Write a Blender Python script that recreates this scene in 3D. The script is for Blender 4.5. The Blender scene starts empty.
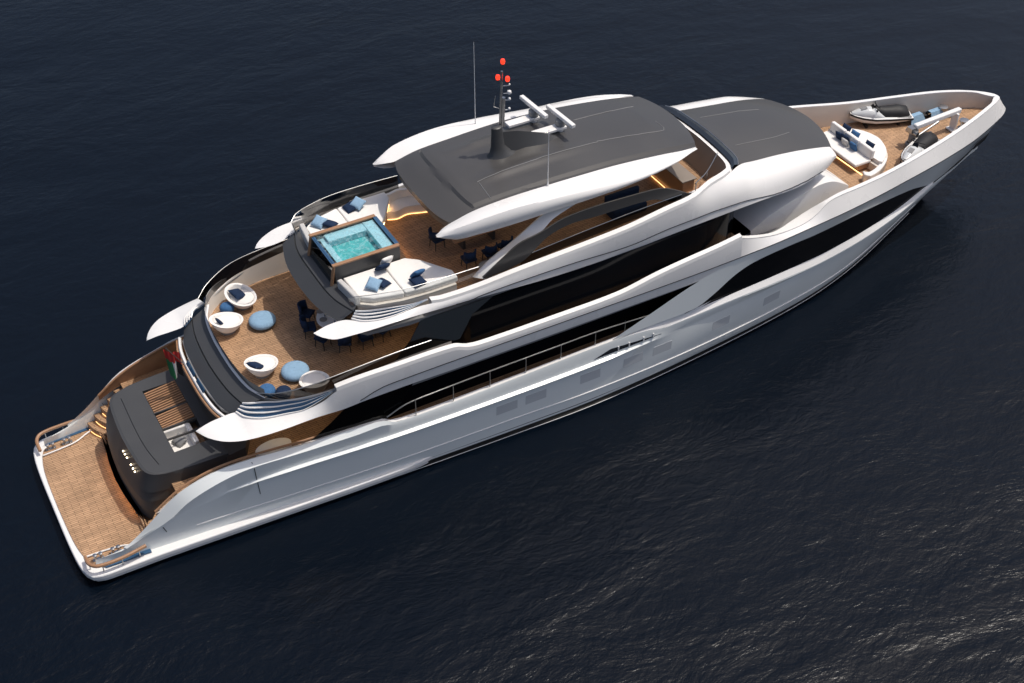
import bpy, bmesh, math, random
from mathutils import Vector, Matrix
R = math.radians
random.seed(7)
SC = bpy.context.scene
COL = SC.collection

# ------------------------------------------------------------------ camera, sky, sun, exposure
cam = bpy.data.cameras.new('camera'); camo = bpy.data.objects.new('camera', cam); COL.objects.link(camo)
cam.sensor_width = 36.0; cam.lens = 36.0 * 1368 / 1024; cam.clip_end = 6000; cam.clip_start = 0.5
_p = math.atan2(1176, 1368)
_d = Vector((-1017, 1176, 1368)).normalized()            # port direction seen from the camera (right, up, forward)
_u = Vector((0, math.cos(_p), -math.sin(_p)))
_x = _d.cross(_u)
if _x.x < 0: _x = -_x
rgt = Vector((_x.x, _d.x, _u.x)); up = Vector((_x.y, _d.y, _u.y)); fwd = Vector((_x.z, _d.z, _u.z))
mw = Matrix((rgt, up, -fwd)).transposed().to_4x4()
mw.translation = Vector((-2.64614, -41.54402, 41.55721))
camo.matrix_world = mw
SC.camera = camo

SUNV = Vector((0.42, -0.10, 1.0)).normalized()             # towards the sun: off the port bow
w = bpy.data.worlds.new('World'); SC.world = w; w.use_nodes = True
nt = w.node_tree; bg = nt.nodes['Background']
sky = nt.nodes.new('ShaderNodeTexSky'); sky.sky_type = 'NISHITA'; sky.sun_disc = False
sky.sun_elevation = math.asin(SUNV.z); sky.sun_rotation = math.atan2(SUNV.x, SUNV.y)
sky.dust_density = 4.0; sky.ozone_density = 0.4; sky.air_density = 0.8
nt.links.new(sky.outputs[0], bg.inputs[0]); bg.inputs[1].default_value = 0.13
sl = bpy.data.lights.new('sun', 'SUN'); sl.energy = 2.9; sl.angle = R(0.6); sl.color = (1.0, 0.95, 0.87)
so = bpy.data.objects.new('sun', sl); COL.objects.link(so)
so.rotation_euler = (-SUNV).to_track_quat('-Z', 'Y').to_euler()
SC.view_settings.view_transform = 'Standard'; SC.view_settings.look = 'None'
SC.view_settings.gamma = 1.0; SC.view_settings.use_curve_mapping = False
SC.view_settings.exposure = 0.0

# ------------------------------------------------------------------ materials
MATS = {}
def mat(name, col, rough=0.5, metal=0.0, spec=0.5, coat=0.0, emis=None, estr=0.0, trans=0.0, alpha=1.0, ior=1.45):
    m = bpy.data.materials.new(name); m.use_nodes = True
    b = m.node_tree.nodes['Principled BSDF']
    b.inputs['Base Color'].default_value = (*col, 1); b.inputs['Roughness'].default_value = rough
    b.inputs['Metallic'].default_value = metal; b.inputs['Specular IOR Level'].default_value = spec
    b.inputs['Coat Weight'].default_value = coat; b.inputs['Transmission Weight'].default_value = trans
    b.inputs['IOR'].default_value = ior; b.inputs['Alpha'].default_value = alpha
    if emis:
        b.inputs['Emission Color'].default_value = (*emis, 1); b.inputs['Emission Strength'].default_value = estr
    MATS[name] = m
    return m
def nodes(m): return m.node_tree.nodes, m.node_tree.links, m.node_tree.nodes['Principled BSDF']
def mottle(m, amount=0.12, scale=1.5, rough_amt=0.08, bump=0.0, bscale=60):
    """slight uneven tone and gloss, so that no surface is perfectly flat"""
    n, l, b = nodes(m)
    tc = n.new('ShaderNodeTexCoord'); nz = n.new('ShaderNodeTexNoise'); nz.inputs['Scale'].default_value = scale
    nz.inputs['Detail'].default_value = 6; l.new(tc.outputs['Object'], nz.inputs['Vector'])
    c = b.inputs['Base Color'].default_value[:]
    mx = n.new('ShaderNodeMix'); mx.data_type = 'RGBA'
    mx.inputs['A'].default_value = tuple(v * (1 - amount) for v in c[:3]) + (1,)
    mx.inputs['B'].default_value = tuple(min(1, v * (1 + amount)) for v in c[:3]) + (1,)
    l.new(nz.outputs['Fac'], mx.inputs['Factor']); l.new(mx.outputs['Result'], b.inputs['Base Color'])
    r0 = b.inputs['Roughness'].default_value
    mr = n.new('ShaderNodeMapRange'); mr.inputs['To Min'].default_value = max(0.02, r0 - rough_amt); mr.inputs['To Max'].default_value = r0 + rough_amt
    l.new(nz.outputs['Fac'], mr.inputs['Value']); l.new(mr.outputs['Result'], b.inputs['Roughness'])
    if bump:
        n2 = n.new('ShaderNodeTexNoise'); n2.inputs['Scale'].default_value = bscale; l.new(tc.outputs['Object'], n2.inputs['Vector'])
        bp = n.new('ShaderNodeBump'); bp.inputs['Strength'].default_value = bump; bp.inputs['Distance'].default_value = 0.02
        l.new(n2.outputs['Fac'], bp.inputs['Height']); l.new(bp.outputs['Normal'], b.inputs['Normal'])
    return m
WHITE = mottle(mat('white_gelcoat', (0.765, 0.75, 0.73), 0.28, coat=0.25), 0.03, 0.7, 0.06)
HULLW = mottle(mat('hull_paint', (0.81, 0.835, 0.815), 0.20, coat=0.4), 0.03, 0.5, 0.05)
DARK = mottle(mat('charcoal_paint', (0.056, 0.054, 0.053), 0.40, spec=0.5, coat=0.15), 0.16, 0.35, 0.12)
DARK2 = mottle(mat('graphite_paint', (0.052, 0.053, 0.055), 0.42), 0.10, 0.8, 0.08)
BLACKG = mottle(mat('black_glass', (0.004, 0.005, 0.007), 0.08, spec=0.14), 0.3, 0.4, 0.02)
ANTIF = mat('black_antifoul', (0.006, 0.007, 0.009), 0.5)
STEEL = mat('polished_steel', (0.40, 0.40, 0.40), 0.34, metal=1.0)
NAVY = mottle(mat('navy_fabric', (0.014, 0.028, 0.064), 0.9, spec=0.2), 0.25, 9, 0.05, 0.5, 140)
SKYB = mottle(mat('pale_blue_fabric', (0.25, 0.39, 0.53), 0.9, spec=0.2), 0.15, 9, 0.05, 0.5, 140)
WFAB = mottle(mat('white_upholstery', (0.78, 0.755, 0.72), 0.85, spec=0.2), 0.05, 4, 0.05, 0.4, 90)
GFAB = mottle(mat('pale_grey_upholstery', (0.50, 0.49, 0.475), 0.85, spec=0.2), 0.06, 5, 0.05, 0.4, 90)
RUB = mottle(mat('black_rubber', (0.012, 0.012, 0.013), 0.6), 0.2, 8)
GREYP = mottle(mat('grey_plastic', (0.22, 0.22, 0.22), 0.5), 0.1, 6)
PORT = mottle(mat('portlight_glass', (0.56, 0.575, 0.58), 0.12), 0.08, 1)
BEIGE = mottle(mat('cream_paint', (0.66, 0.60, 0.53), 0.45), 0.04, 1)
LINING = mottle(mat('taupe_lining', (0.24, 0.20, 0.165), 0.5), 0.1, 2)
WOODR = mottle(mat('varnished_wood', (0.33, 0.18, 0.095), 0.35, coat=0.2), 0.2, 4)
LED = mat('warm_led', (0.9, 0.6, 0.3), 0.5, emis=(1.0, 0.56, 0.22), estr=3.5)
LEDS = mat('warm_led_strong', (0.9, 0.6, 0.3), 0.5, emis=(1.0, 0.56, 0.22), estr=14.0)
SPOT = mat('lamp_glow', (0.9, 0.8, 0.6), 0.5, emis=(1.0, 0.82, 0.55), estr=7.0)
CEIL = mat('ceiling_glow', (0.9, 0.8, 0.6), 0.5, emis=(1.0, 0.72, 0.42), estr=22.0)
REDL = mat('red_lamp', (0.8, 0.02, 0.01), 0.3, emis=(1.0, 0.05, 0.02), estr=1.6)
BLUEG = mottle(mat('blue_glass', (0.035, 0.09, 0.17), 0.05, spec=0.6), 0.35, 1.5, 0.02)
BLADEG = mottle(mat('blade_glass', (0.05, 0.12, 0.21), 0.05, spec=0.8), 0.6, 1.2, 0.02)
SCREENG = mottle(mat('screen_glass', (0.028, 0.036, 0.05), 0.08, spec=0.5), 0.2, 1, 0.02)
TUBW = mottle(mat('pool_tile_pale', (0.44, 0.60, 0.68), 0.3), 0.2, 9)
TUBD = mottle(mat('pool_tile_teal', (0.12, 0.45, 0.46), 0.3), 0.25, 3)
FRED = mat('flag_red', (0.45, 0.03, 0.025), 0.85); FGRN = mat('flag_green', (0.02, 0.17, 0.06), 0.85)
FWHT = mat('flag_white', (0.75, 0.73, 0.70), 0.85); FBLK = mat('flag_black', (0.012, 0.012, 0.014), 0.85)

def glassy(name, tint, gloss=0.12, rough=0.03):
    m = bpy.data.materials.new(name); m.use_nodes = True
    n = m.node_tree.nodes; l = m.node_tree.links; n.clear()
    o = n.new('ShaderNodeOutputMaterial'); t = n.new('ShaderNodeBsdfTransparent'); t.inputs[0].default_value = (*tint, 1)
    g = n.new('ShaderNodeBsdfGlossy'); g.inputs['Roughness'].default_value = rough
    f = n.new('ShaderNodeFresnel'); f.inputs[0].default_value = 1.5
    a = n.new('ShaderNodeMath'); a.operation = 'ADD'; a.inputs[1].default_value = gloss; a.use_clamp = True
    l.new(f.outputs[0], a.inputs[0])
    mx = n.new('ShaderNodeMixShader'); l.new(a.outputs[0], mx.inputs[0]); l.new(t.outputs[0], mx.inputs[1]); l.new(g.outputs[0], mx.inputs[2])
    l.new(mx.outputs[0], o.inputs[0]); return m
CLEAR = glassy('clear_glass', (0.82, 0.86, 0.88), 0.03)
SMOKE = glassy('smoked_glass', (0.16, 0.155, 0.15), 0.0)
TINT = glassy('blue_tinted_glass', (0.35, 0.55, 0.65), 0.05)
GREYG = glassy('grey_tinted_glass', (0.16, 0.19, 0.23), 0.03)

def teak_mat(name, base, angle=0.0):
    m = mottle(mat(name, base, 0.62, spec=0.3), 0.0, 1)
    n, l, b = nodes(m)
    tc = n.new('ShaderNodeTexCoord'); mp = n.new('ShaderNodeMapping'); mp.inputs['Rotation'].default_value = (0, 0, angle)
    l.new(tc.outputs['Object'], mp.inputs['Vector'])
    br = n.new('ShaderNodeTexBrick'); br.offset = 0.5
    br.inputs['Scale'].default_value = 1.0; br.inputs['Brick Width'].default_value = 0.6; br.inputs['Row Height'].default_value = 0.10
    br.inputs['Mortar Size'].default_value = 0.015; br.inputs['Mortar Smooth'].default_value = 0.3; br.inputs['Bias'].default_value = 0.0
    br.inputs['Color1'].default_value = tuple(v * 0.86 for v in base) + (1,)
    br.inputs['Color2'].default_value = tuple(min(1, v * 1.14) for v in base) + (1,)
    br.inputs['Mortar'].default_value = tuple(v * 0.42 for v in base) + (1,)
    l.new(mp.outputs[0], br.inputs['Vector'])
    nz = n.new('ShaderNodeTexNoise'); nz.inputs['Scale'].default_value = 1.1; nz.inputs['Detail'].default_value = 8; nz.inputs['Roughness'].default_value = 0.7
    l.new(tc.outputs['Object'], nz.inputs['Vector'])
    mr = n.new('ShaderNodeMapRange'); mr.inputs['From Min'].default_value = 0.3; mr.inputs['From Max'].default_value = 0.7
    mr.inputs['To Min'].default_value = 0.72; mr.inputs['To Max'].default_value = 1.18; l.new(nz.outputs['Fac'], mr.inputs['Value'])
    mu = n.new('ShaderNodeMix'); mu.data_type = 'RGBA'; mu.blend_type = 'MULTIPLY'; mu.inputs['Factor'].default_value = 1
    l.new(br.outputs['Color'], mu.inputs['A']); l.new(mr.outputs['Result'], mu.inputs['B'])
    l.new(mu.outputs['Result'], b.inputs['Base Color'])
    return m
TEAK = teak_mat('teak_decking', (0.40, 0.243, 0.138))
TEAK2 = teak_mat('teak_decking_pale', (0.445, 0.275, 0.160))

def water_mat():
    m = mat('sea_water', (0.0006, 0.0027, 0.0066), 0.25, ior=1.33, spec=0.42)
    n, l, b = nodes(m)
    tc = n.new('ShaderNodeTexCoord')
    def noise(scale, detail, rough, rot=0.0, sx=1.0, dist=0.0):
        mp = n.new('ShaderNodeMapping'); mp.inputs['Rotation'].default_value = (0, 0, rot); mp.inputs['Scale'].default_value = (sx, 1, 1)
        l.new(tc.outputs['Object'], mp.inputs['Vector'])
        z = n.new('ShaderNodeTexNoise'); z.inputs['Scale'].default_value = scale; z.inputs['Detail'].default_value = detail
        z.inputs['Roughness'].default_value = rough; z.inputs['Distortion'].default_value = dist
        l.new(mp.outputs[0], z.inputs['Vector']); return z.outputs['Fac']
    big = noise(0.045, 4, 0.55, 0.5, 0.6); mid = noise(0.42, 6, 0.62, 0.9, 0.55, 0.6); sml = noise(2.0, 5, 0.6, 0.4, 0.6, 0.4)
    def mul(a, k):
        x = n.new('ShaderNodeMath'); x.operation = 'MULTIPLY'; l.new(a, x.inputs[0])
        if isinstance(k, float): x.inputs[1].default_value = k
        else: l.new(k, x.inputs[1])
        return x.outputs[0]
    def add(a, c):
        x = n.new('ShaderNodeMath'); x.operation = 'ADD'; l.new(a, x.inputs[0]); l.new(c, x.inputs[1]); return x.outputs[0]
    gust = n.new('ShaderNodeMapRange'); gust.inputs['From Min'].default_value = 0.35; gust.inputs['From Max'].default_value = 0.68
    gust.inputs['To Min'].default_value = 0.35; gust.inputs['To Max'].default_value = 1.3; l.new(big, gust.inputs['Value'])
    swell = noise(0.11, 3, 0.5, 1.2, 0.5, 0.4)
    h = add(mul(swell, 0.28), mul(add(mul(mid, 0.125), mul(sml, 0.048)), gust.outputs['Result']))
    bp = n.new('ShaderNodeBump'); bp.inputs['Strength'].default_value = 1.0; bp.inputs['Distance'].default_value = 1.0
    l.new(h, bp.inputs['Height']); l.new(bp.outputs['Normal'], b.inputs['Normal'])
    return m
SEA = water_mat()

# ------------------------------------------------------------------ mesh helpers
def catmull(pts, m=10):
    P = [Vector(p) for p in pts]
    if len(P) < 3: return P
    out = []
    for i in range(len(P) - 1):
        p1, p2 = P[i], P[i + 1]
        d = (p2 - p1).length
        m1 = (p2 - P[i - 1]) / max(1e-6, (p2 - p1).length + (p1 - P[i - 1]).length) if i > 0 else (p2 - p1) / max(d, 1e-6)
        m2 = (P[i + 2] - p1) / max(1e-6, (P[i + 2] - p2).length + (p2 - p1).length) if i + 2 < len(P) else (p2 - p1) / max(d, 1e-6)
        for k in range(m):
            t = k / m; t2 = t * t; t3 = t2 * t
            out.append(p1 * (2 * t3 - 3 * t2 + 1) + m1 * d * (t3 - 2 * t2 + t) + p2 * (-2 * t3 + 3 * t2) + m2 * d * (t3 - t2))
    out.append(P[-1]); return out
def resample(pts, n, smooth=True):
    P = catmull(pts) if smooth else [Vector(p) for p in pts]
    L = [0]
    for a, c in zip(P, P[1:]): L.append(L[-1] + (c - a).length)
    out = []; j = 0
    for i in range(n):
        s = L[-1] * i / (n - 1)
        while j < len(L) - 2 and L[j + 1] < s: j += 1
        t = (s - L[j]) / max(1e-9, L[j + 1] - L[j])
        out.append(P[j].lerp(P[j + 1], min(1, max(0, t))))
    return out
def railx(pts, xs):
    """rail sampled at the given x stations (dense smooth curve, linear lookup)"""
    P = catmull(pts); out = []; j = 0
    for x in xs:
        while j < len(P) - 2 and P[j + 1].x < x: j += 1
        a, c = P[j], P[j + 1]; t = (x - a.x) / max(1e-9, c.x - a.x); out.append(a.lerp(c, min(1, max(0, t))))
    return out
def off(rail, dx=0, dy=0, dz=0): return [(p[0] + dx, min(p[1] + dy, 0) if p[1] <= 0 else p[1] + dy, p[2] + dz) for p in rail]

class MB:
    def __init__(s): s.v = []; s.f = []; s.m = []; s.cur = 0
    def add(s, vs, fs):
        o = len(s.v); s.v += [tuple(v) for v in vs]
        for f in fs: s.f.append([o + i for i in f]); s.m.append(s.cur)
        return s
    def grid(s, rows, closed=False):
        n = len(rows[0]); vs = [p for r in rows for p in r]; fs = []
        for i in range(len(rows) - 1):
            for j in range(n if closed else n - 1):
                k = (j + 1) % n; fs.append([i * n + j, i * n + k, (i + 1) * n + k, (i + 1) * n + j])
        return s.add(vs, fs)
    def loft(s, rails, n=80, smooth=True, both=True):
        rows = [resample(r, n, smooth) for r in rails]; s.grid(rows)
        if both: s.grid([[(p[0], -p[1], p[2]) for p in r] for r in rows])
        return s
    def span(s, rails, n=60, smooth=True):
        """rails given for starboard only, run on over the centreline to port"""
        rows = []
        for r in rails:
            h = resample(r, n, smooth); rows.append(h + [Vector((p.x, -p.y, p.z)) for p in reversed(h[:-1])])
        return s.grid(rows)
    def poly(s, pts): return s.add(pts, [list(range(len(pts)))])
    def prism(s, out, z0, z1):
        n = len(out); vs = [(p[0], p[1], z0) for p in out] + [(p[0], p[1], z1) for p in out]
        fs = [list(range(n))[::-1], list(range(n, 2 * n))] + [[i, (i + 1) % n, n + (i + 1) % n, n + i] for i in range(n)]
        return s.add(vs, fs)
    def slab(s, pts, vec):
        """a 3-D polygon given thickness along vec"""
        n = len(pts); vs = [Vector(p) for p in pts] + [Vector(p) + Vector(vec) for p in pts]
        fs = [list(range(n))[::-1], list(range(n, 2 * n))] + [[i, (i + 1) % n, n + (i + 1) % n, n + i] for i in range(n)]
        return s.add(vs, fs)
    def box(s, c, sz, rz=0.0, ry=0.0, rx=0.0):
        M = Matrix.Rotation(rz, 3, 'Z') @ Matrix.Rotation(ry, 3, 'Y') @ Matrix.Rotation(rx, 3, 'X')
        vs = [Vector(c) + M @ Vector((x * sz[0] / 2, y * sz[1] / 2, z * sz[2] / 2)) for x in (-1, 1) for y in (-1, 1) for z in (-1, 1)]
        return s.add(vs, [[0, 1, 3, 2], [4, 6, 7, 5], [0, 4, 5, 1], [2, 3, 7, 6], [0, 2, 6, 4], [1, 5, 7, 3]])
    def tube(s, pts, r, n=8, smooth=False, closed=False, caps=True):
        P = catmull(pts, 6) if smooth else [Vector(p) for p in pts]
        rows = []
        for i, p in enumerate(P):
            a = P[max(0, i - 1)]; c = P[min(len(P) - 1, i + 1)]; t = (c - a).normalized()
            q = Vector((0, 0, 1)) if abs(t.z) < 0.9 else Vector((1, 0, 0))
            u = t.cross(q).normalized(); w_ = t.cross(u)
            rr = r[i] if isinstance(r, (list, tuple)) else r
            rows.append([p + (u * math.cos(2 * math.pi * k / n) + w_ * math.sin(2 * math.pi * k / n)) * rr for k in range(n)])
        s.grid(rows, True)
        if caps: s.poly(rows[0][::-1]); s.poly(rows[-1])
        return s
    def lathe(s, prof, c=(0, 0, 0), n=32, sx=1, sy=1, fn=None):
        rows = []
        for (r, z) in prof:
            row = []
            for k in range(n):
                a = 2 * math.pi * k / n; rr = r * (fn(a) if fn else 1)
                row.append((c[0] + rr * math.cos(a) * sx, c[1] + rr * math.sin(a) * sy, c[2] + z))
            rows.append(row)
        s.grid(rows, True); s.poly(rows[0][::-1]); s.poly(rows[-1]); return s
    def pieces(s):
        """the separate pieces of this mesh, one builder each"""
        key = {}; pid = [key.setdefault(tuple(round(c, 4) for c in v), len(key)) for v in s.v]
        par = list(range(len(key)))
        def find(a):
            while par[a] != a: par[a] = par[par[a]]; a = par[a]
            return a
        for f in s.f:
            a = find(pid[f[0]])
            for i in f[1:]: par[find(pid[i])] = a
        groups = {}
        for k, f in enumerate(s.f): groups.setdefault(find(pid[f[0]]), []).append(k)
        out = []
        for fs in groups.values():
            p = MB(); mp = {}
            for k in fs:
                nf = []
                for i in s.f[k]:
                    if i not in mp: mp[i] = len(p.v); p.v.append(s.v[i])
                    nf.append(mp[i])
                p.f.append(nf); p.m.append(s.m[k])
            out.append(p)
        return out
    def build(s, name, mats, parent=None, sharp=38, bevel=0, seg=2, sub=0, merge=True, split=False):
        if split:
            res = None
            for part in s.pieces():
                o = part.build(name, mats, parent, sharp, bevel, seg, sub, merge); res = res or o
            return res
        me = bpy.data.meshes.new(name); me.from_pydata(s.v, [], s.f)
        if not isinstance(mats, (list, tuple)): mats = [mats]
        for m in mats: me.materials.append(m)
        for p, k in zip(me.polygons, s.m): p.material_index = k
        bm = bmesh.new(); bm.from_mesh(me)
        if merge: bmesh.ops.remove_doubles(bm, verts=bm.verts, dist=1e-5)
        bmesh.ops.recalc_face_normals(bm, faces=bm.faces); bm.to_mesh(me); bm.free()
        for p in me.polygons: p.use_smooth = True
        me.set_sharp_from_angle(angle=R(sharp))
        o = bpy.data.objects.new(name, me); COL.objects.link(o)
        if parent: o.parent = parent
        if bevel:
            b = o.modifiers.new('bevel', 'BEVEL'); b.width = bevel; b.segments = seg; b.limit_method = 'ANGLE'; b.angle_limit = R(40); b.harden_normals = False
        if sub:
            q = o.modifiers.new('sub', 'SUBSURF'); q.levels = sub; q.render_levels = sub
        return o
def tag(o, label, cat, group=None, kind=None):
    if label: o['label'] = label
    if cat: o['category'] = cat
    if group: o['group'] = group
    if kind: o['kind'] = kind
    return o
def thing(name, label, cat, loc=(0, 0, 0), rz=0.0, group=None):
    o = bpy.data.objects.new(name, None); COL.objects.link(o); o.location = loc; o.rotation_euler = (0, 0, rz); o.empty_display_size = 0.3
    return tag(o, label, cat, group)
def copy_tree(o, parent=None):
    c = o.copy(); COL.objects.link(c); c.parent = parent
    for ch in [k for k in bpy.data.objects if k.parent == o]: copy_tree(ch, c)
    return c
def mir(pts): return [(p[0], -p[1], p[2]) for p in pts]
def ring(half):
    """closed plan outline from a starboard half (x, y<=0)"""
    a = [(p[0], p[1]) for p in half]; return a + [(x, -y) for x, y in reversed(a) if abs(y) > 1e-4]

# ------------------------------------------------------------------ sea
s = MB(); S_ = 2600
s.add([(-S_, -S_, 0), (S_, -S_, 0), (S_, S_, 0), (-S_, S_, 0)], [[0, 1, 2, 3]])
sea = s.build('water', SEA); tag(sea, 'dark navy sea with fine ripples around the yacht', 'water', kind='structure')

# ------------------------------------------------------------------ THE YACHT  (x forward from the transom, y to port, z up from the waterline)
Y = thing('superyacht', 'long white superyacht with charcoal roofs and teak decks lying in dark water', 'yacht')

# --- hull rails (starboard)
KEEL = [(0.4, -3.5, -.6), (8, -4.0, -.6), (18.5, -4.6, -.6), (28, -4.25, -.6), (34.5, -3.4, -.6), (40, -1.9, -.6), (43.5, -.6, -.6), (44.9, 0, -.6)]
WL = [(.2, -3.85, 0), (2.2, -4.02, 0), (8.4, -4.37, 0), (12.8, -4.6, 0), (18.45, -4.84, 0), (22.5, -4.93, 0), (28.1, -4.57, 0), (34.5, -3.8, 0), (38.4, -2.85, 0), (43.2, -1.05, 0), (45.0, -.3, 0), (45.7, 0, 0)]
BOOT = [(.2, -3.8, .3), (2.2, -3.95, .3), (8.4, -4.36, .3), (12.8, -4.63, .3), (18.45, -4.87, .3), (22.5, -4.95, .3), (28.1, -4.62, .3), (34.5, -3.9, .3), (38.4, -2.95, .3), (43.2, -1.15, .3), (45.2, -.35, .3), (46.05, 0, .3)]
SPRAY = [(.3, -3.75, .95), (4.3, -4.08, 1.1), (8, -4.42, 1.12), (12.8, -4.76, 1.1), (18.4, -4.93, 1.05), (22.4, -4.99, .95), (27.8, -4.88, 1.0), (34.1, -4.15, .9), (38, -3.25, .8), (43, -1.5, .95), (46.0, -.4, 1.0), (46.95, 0, 1.05)]
RUB0 = [(1.4, -3.9, 1.15), (3.4, -4.06, 1.85), (5.5, -4.25, 2.38), (8.5, -4.55, 2.66), (12.8, -4.84, 2.63), (18.4, -4.97, 2.58), (22.3, -5.0, 2.58), (26, -5.0, 2.6), (30, -4.78, 2.6), (34, -4.3, 2.45), (38, -3.45, 2.3), (42, -2.35, 2.2), (46, -1.05, 2.2), (48.2, -.25, 2.2), (49.05, 0, 2.2)]
TOP = [(1.5, -3.93, 1.2), (2.2, -3.9, 1.65), (3.05, -3.9, 2.32), (3.94, -3.92, 2.98), (5.2, -3.98, 3.38), (6.6, -4.14, 3.56), (8.85, -4.4, 3.54), (12.15, -4.77, 3.6), (12.75, -4.83, 3.32), (15.6, -4.88, 3.28), (18.4, -4.93, 3.34), (22.9, -4.98, 3.42), (24.6, -5.0, 3.3), (25.6, -5.02, 3.07), (26.2, -5.02, 3.08), (29.7, -4.94, 3.13), (32.1, -4.75, 3.0), (34.8, -4.38, 2.76), (37.7, -3.83, 2.64), (40.6, -3.1, 2.62), (43, -2.4, 2.8), (43.75, -2.18, 2.92), (46.5, -1.25, 2.85), (48.6, -.42, 2.9), (49.6, 0, 2.9)]
SHO = [(1.5, -3.98, 1.15), (2.3, -3.97, 1.42), (3.35, -4.1, 1.95), (4.16, -4.2, 2.58), (5.45, -4.33, 3.12), (6.63, -4.44, 3.36), (8.6, -4.61, 3.36), (11, -4.82, 3.4), (12.15, -4.86, 3.42), (12.75, -4.88, 3.2), (15.6, -4.93, 3.16), (18.4, -4.97, 3.2), (22.9, -5.01, 3.25), (24.6, -5.02, 3.12), (25.6, -5.03, 2.98), (29.7, -4.95, 3.05), (32.1, -4.76, 2.92), (34.8, -4.38, 2.7), (37.7, -3.83, 2.58), (40.6, -3.1, 2.56), (43, -2.4, 2.72), (43.75, -2.18, 2.84), (46.5, -1.24, 2.8), (48.6, -.4, 2.85), (49.55, 0, 2.85)]
NH = 170
def xs_of(r0, r1): return None
def bulge(r, dy, x0, x1, fade=1.2):
    out = []
    for p in r:
        k = max(0, min(1, (p[0] - x0) / fade)) * max(0, min(1, (x1 - p[0]) / fade)); out.append((p[0], p[1] - dy * k, p[2]))
    return out
m = MB(); m.loft([KEEL, WL, BOOT], NH)
m.add([(.4, -3.5, -.6), (.4, 3.5, -.6), (.2, 3.85, 0), (.2, -3.85, 0)], [[0, 1, 2, 3]])
m.add([(.2, 3.85, 0), (.2, -3.85, 0), (.2, -3.9, .3), (.2, 3.9, .2)], [[0, 1, 2, 3]])
m.build('boot_stripe', ANTIF, Y)
m = MB()
for sgn in (1, -1): m.tube([(p.x, sgn * (p.y - .012), p.z) for p in resample(WL, 120)[2:116]], .016, 6)
m.build('waterline_stripe', WHITE, Y, split=True)
LEDGE = bulge(RUB0, .15, 5.3, 25.6, 1.5)
m = MB(); m.loft([BOOT, SPRAY, [(p[0], p[1], p[2] - .12) for p in RUB0], LEDGE, [(p[0], p[1], p[2] + .06) for p in RUB0], SHO, TOP], NH)
hull = m.build('hull', HULLW, Y, sharp=28)
from mathutils.bvhtree import BVHTree
_bv = BVHTree.FromPolygons([Vector(v) for v in m.v], m.f)
def hull_y(x, z):
    """outer half-breadth of the topsides at (x, z)"""
    h = _bv.ray_cast(Vector((x, -9, z)), Vector((0, 1, 0)))[0]
    return h.y if h else -4.5
m = MB()                                                        # thin feature line low on the topsides
for r in (SPRAY,):
    for sgn in (1, -1):
        m.tube([(p.x, sgn * (p.y - .012), p.z) for p in resample(r, 120)[10:112]], .022, 6)
m.build('spray_rail', WHITE, hull, split=True)
m = MB()
for sgn in (1, -1): m.tube([(p.x, sgn * (p.y - .004), p.z + .14) for p in resample(BOOT, 120)[2:116]], .018, 6)
m.build('boot_line', ANTIF, hull, split=True)
# portlights, flush with the topsides
for cx in (17.75, 19.15, 21.85, 24.05, 25.6, 28.9, 32.0):
    for sgn in (1, -1):
        m = MB(); x0, x1, z0, z1 = cx - .5, cx + .5, 1.62, 2.12
        pts = [(x, hull_y(x, z) - .006, z) for x, z in ((x0, z0), (x1, z0), (x1, z1), (x0, z1))]
        if sgn < 0: pts = mir(pts)
        m.slab(pts, (0, .02 * sgn, 0)); m.build('portlight', PORT, hull)
for xs_, z0, z1 in ((6.9, 1.75, 3.5), (3.1, 1.25, 1.6)):
    m = MB()
    for sgn in (1, -1): m.tube([(xs_ - .1 * k / 8, sgn * (hull_y(xs_, z0 + (z1 - z0) * k / 8) - .004), z0 + (z1 - z0) * k / 8) for k in range(9)], .016, 5)
    m.build('hull_seam', ANTIF, hull, split=True)
# side vents in the bulwark
for sgn in (1, -1):
    m = MB(); P = [(22.0, 2.76), (22.8, 3.02), (25.75, 3.08), (25.45, 2.8)]
    m.slab([(x, sgn * (hull_y(x, z) - .012), z) for x, z in P], (0, .03 * sgn, 0)); v = m.build('hull_vent', BLACKG, Y)
    m = MB()
    for x in (23.2, 23.75, 24.5, 25.0): m.box((x, sgn * (hull_y(x, 2.9) - .03), 2.9), (.05, .05, .24))
    m.build('vent_bar', WHITE, v, split=True)

# --- upper hull, bow windows, bow bulwark
WTOP = [(22.9, -4.985, 3.46), (24.8, -5.0, 3.48), (27.2, -5.0, 3.52), (28.1, -4.99, 3.9), (29.2, -4.97, 4.55), (30.2, -4.93, 4.85), (32.2, -4.78, 4.9), (34.2, -4.5, 4.72), (38.0, -3.65, 4.25), (41.5, -2.8, 3.65), (43.7, -2.15, 2.98), (46.5, -1.2, 2.9), (48.6, -.4, 2.9), (49.6, 0, 2.9)]
KNU = [(22.9, -4.985, 3.5), (24.6, -4.99, 4.1), (27.0, -5.0, 4.95), (29.4, -5.0, 5.5), (31.45, -4.92, 5.48), (33.6, -4.72, 5.44), (35.7, -4.45, 5.34), (38, -4.0, 5.15), (40, -3.52, 4.95), (43.2, -2.78, 4.72), (46.1, -1.98, 4.52), (48.2, -1.22, 4.4), (49.6, -.6, 4.3), (50.2, -.2, 4.26), (50.36, 0, 4.24)]
m = MB(); m.loft([WTOP, KNU], NH); m.build('upper_hull', HULLW, Y, sharp=28)
SILL = [(27.0, -4.86, 3.25), (29.83, -4.77, 3.34), (32.24, -4.57, 3.26), (34.88, -4.2, 3.06), (36.07, -4.0, 3.02), (37.77, -3.65, 2.93), (40.66, -2.93, 2.83), (43.07, -2.28, 2.98), (43.8, -2.1, 3.02)]
SILO = [p for p in TOP if 25.5 < p[0] < 43.8]
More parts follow.
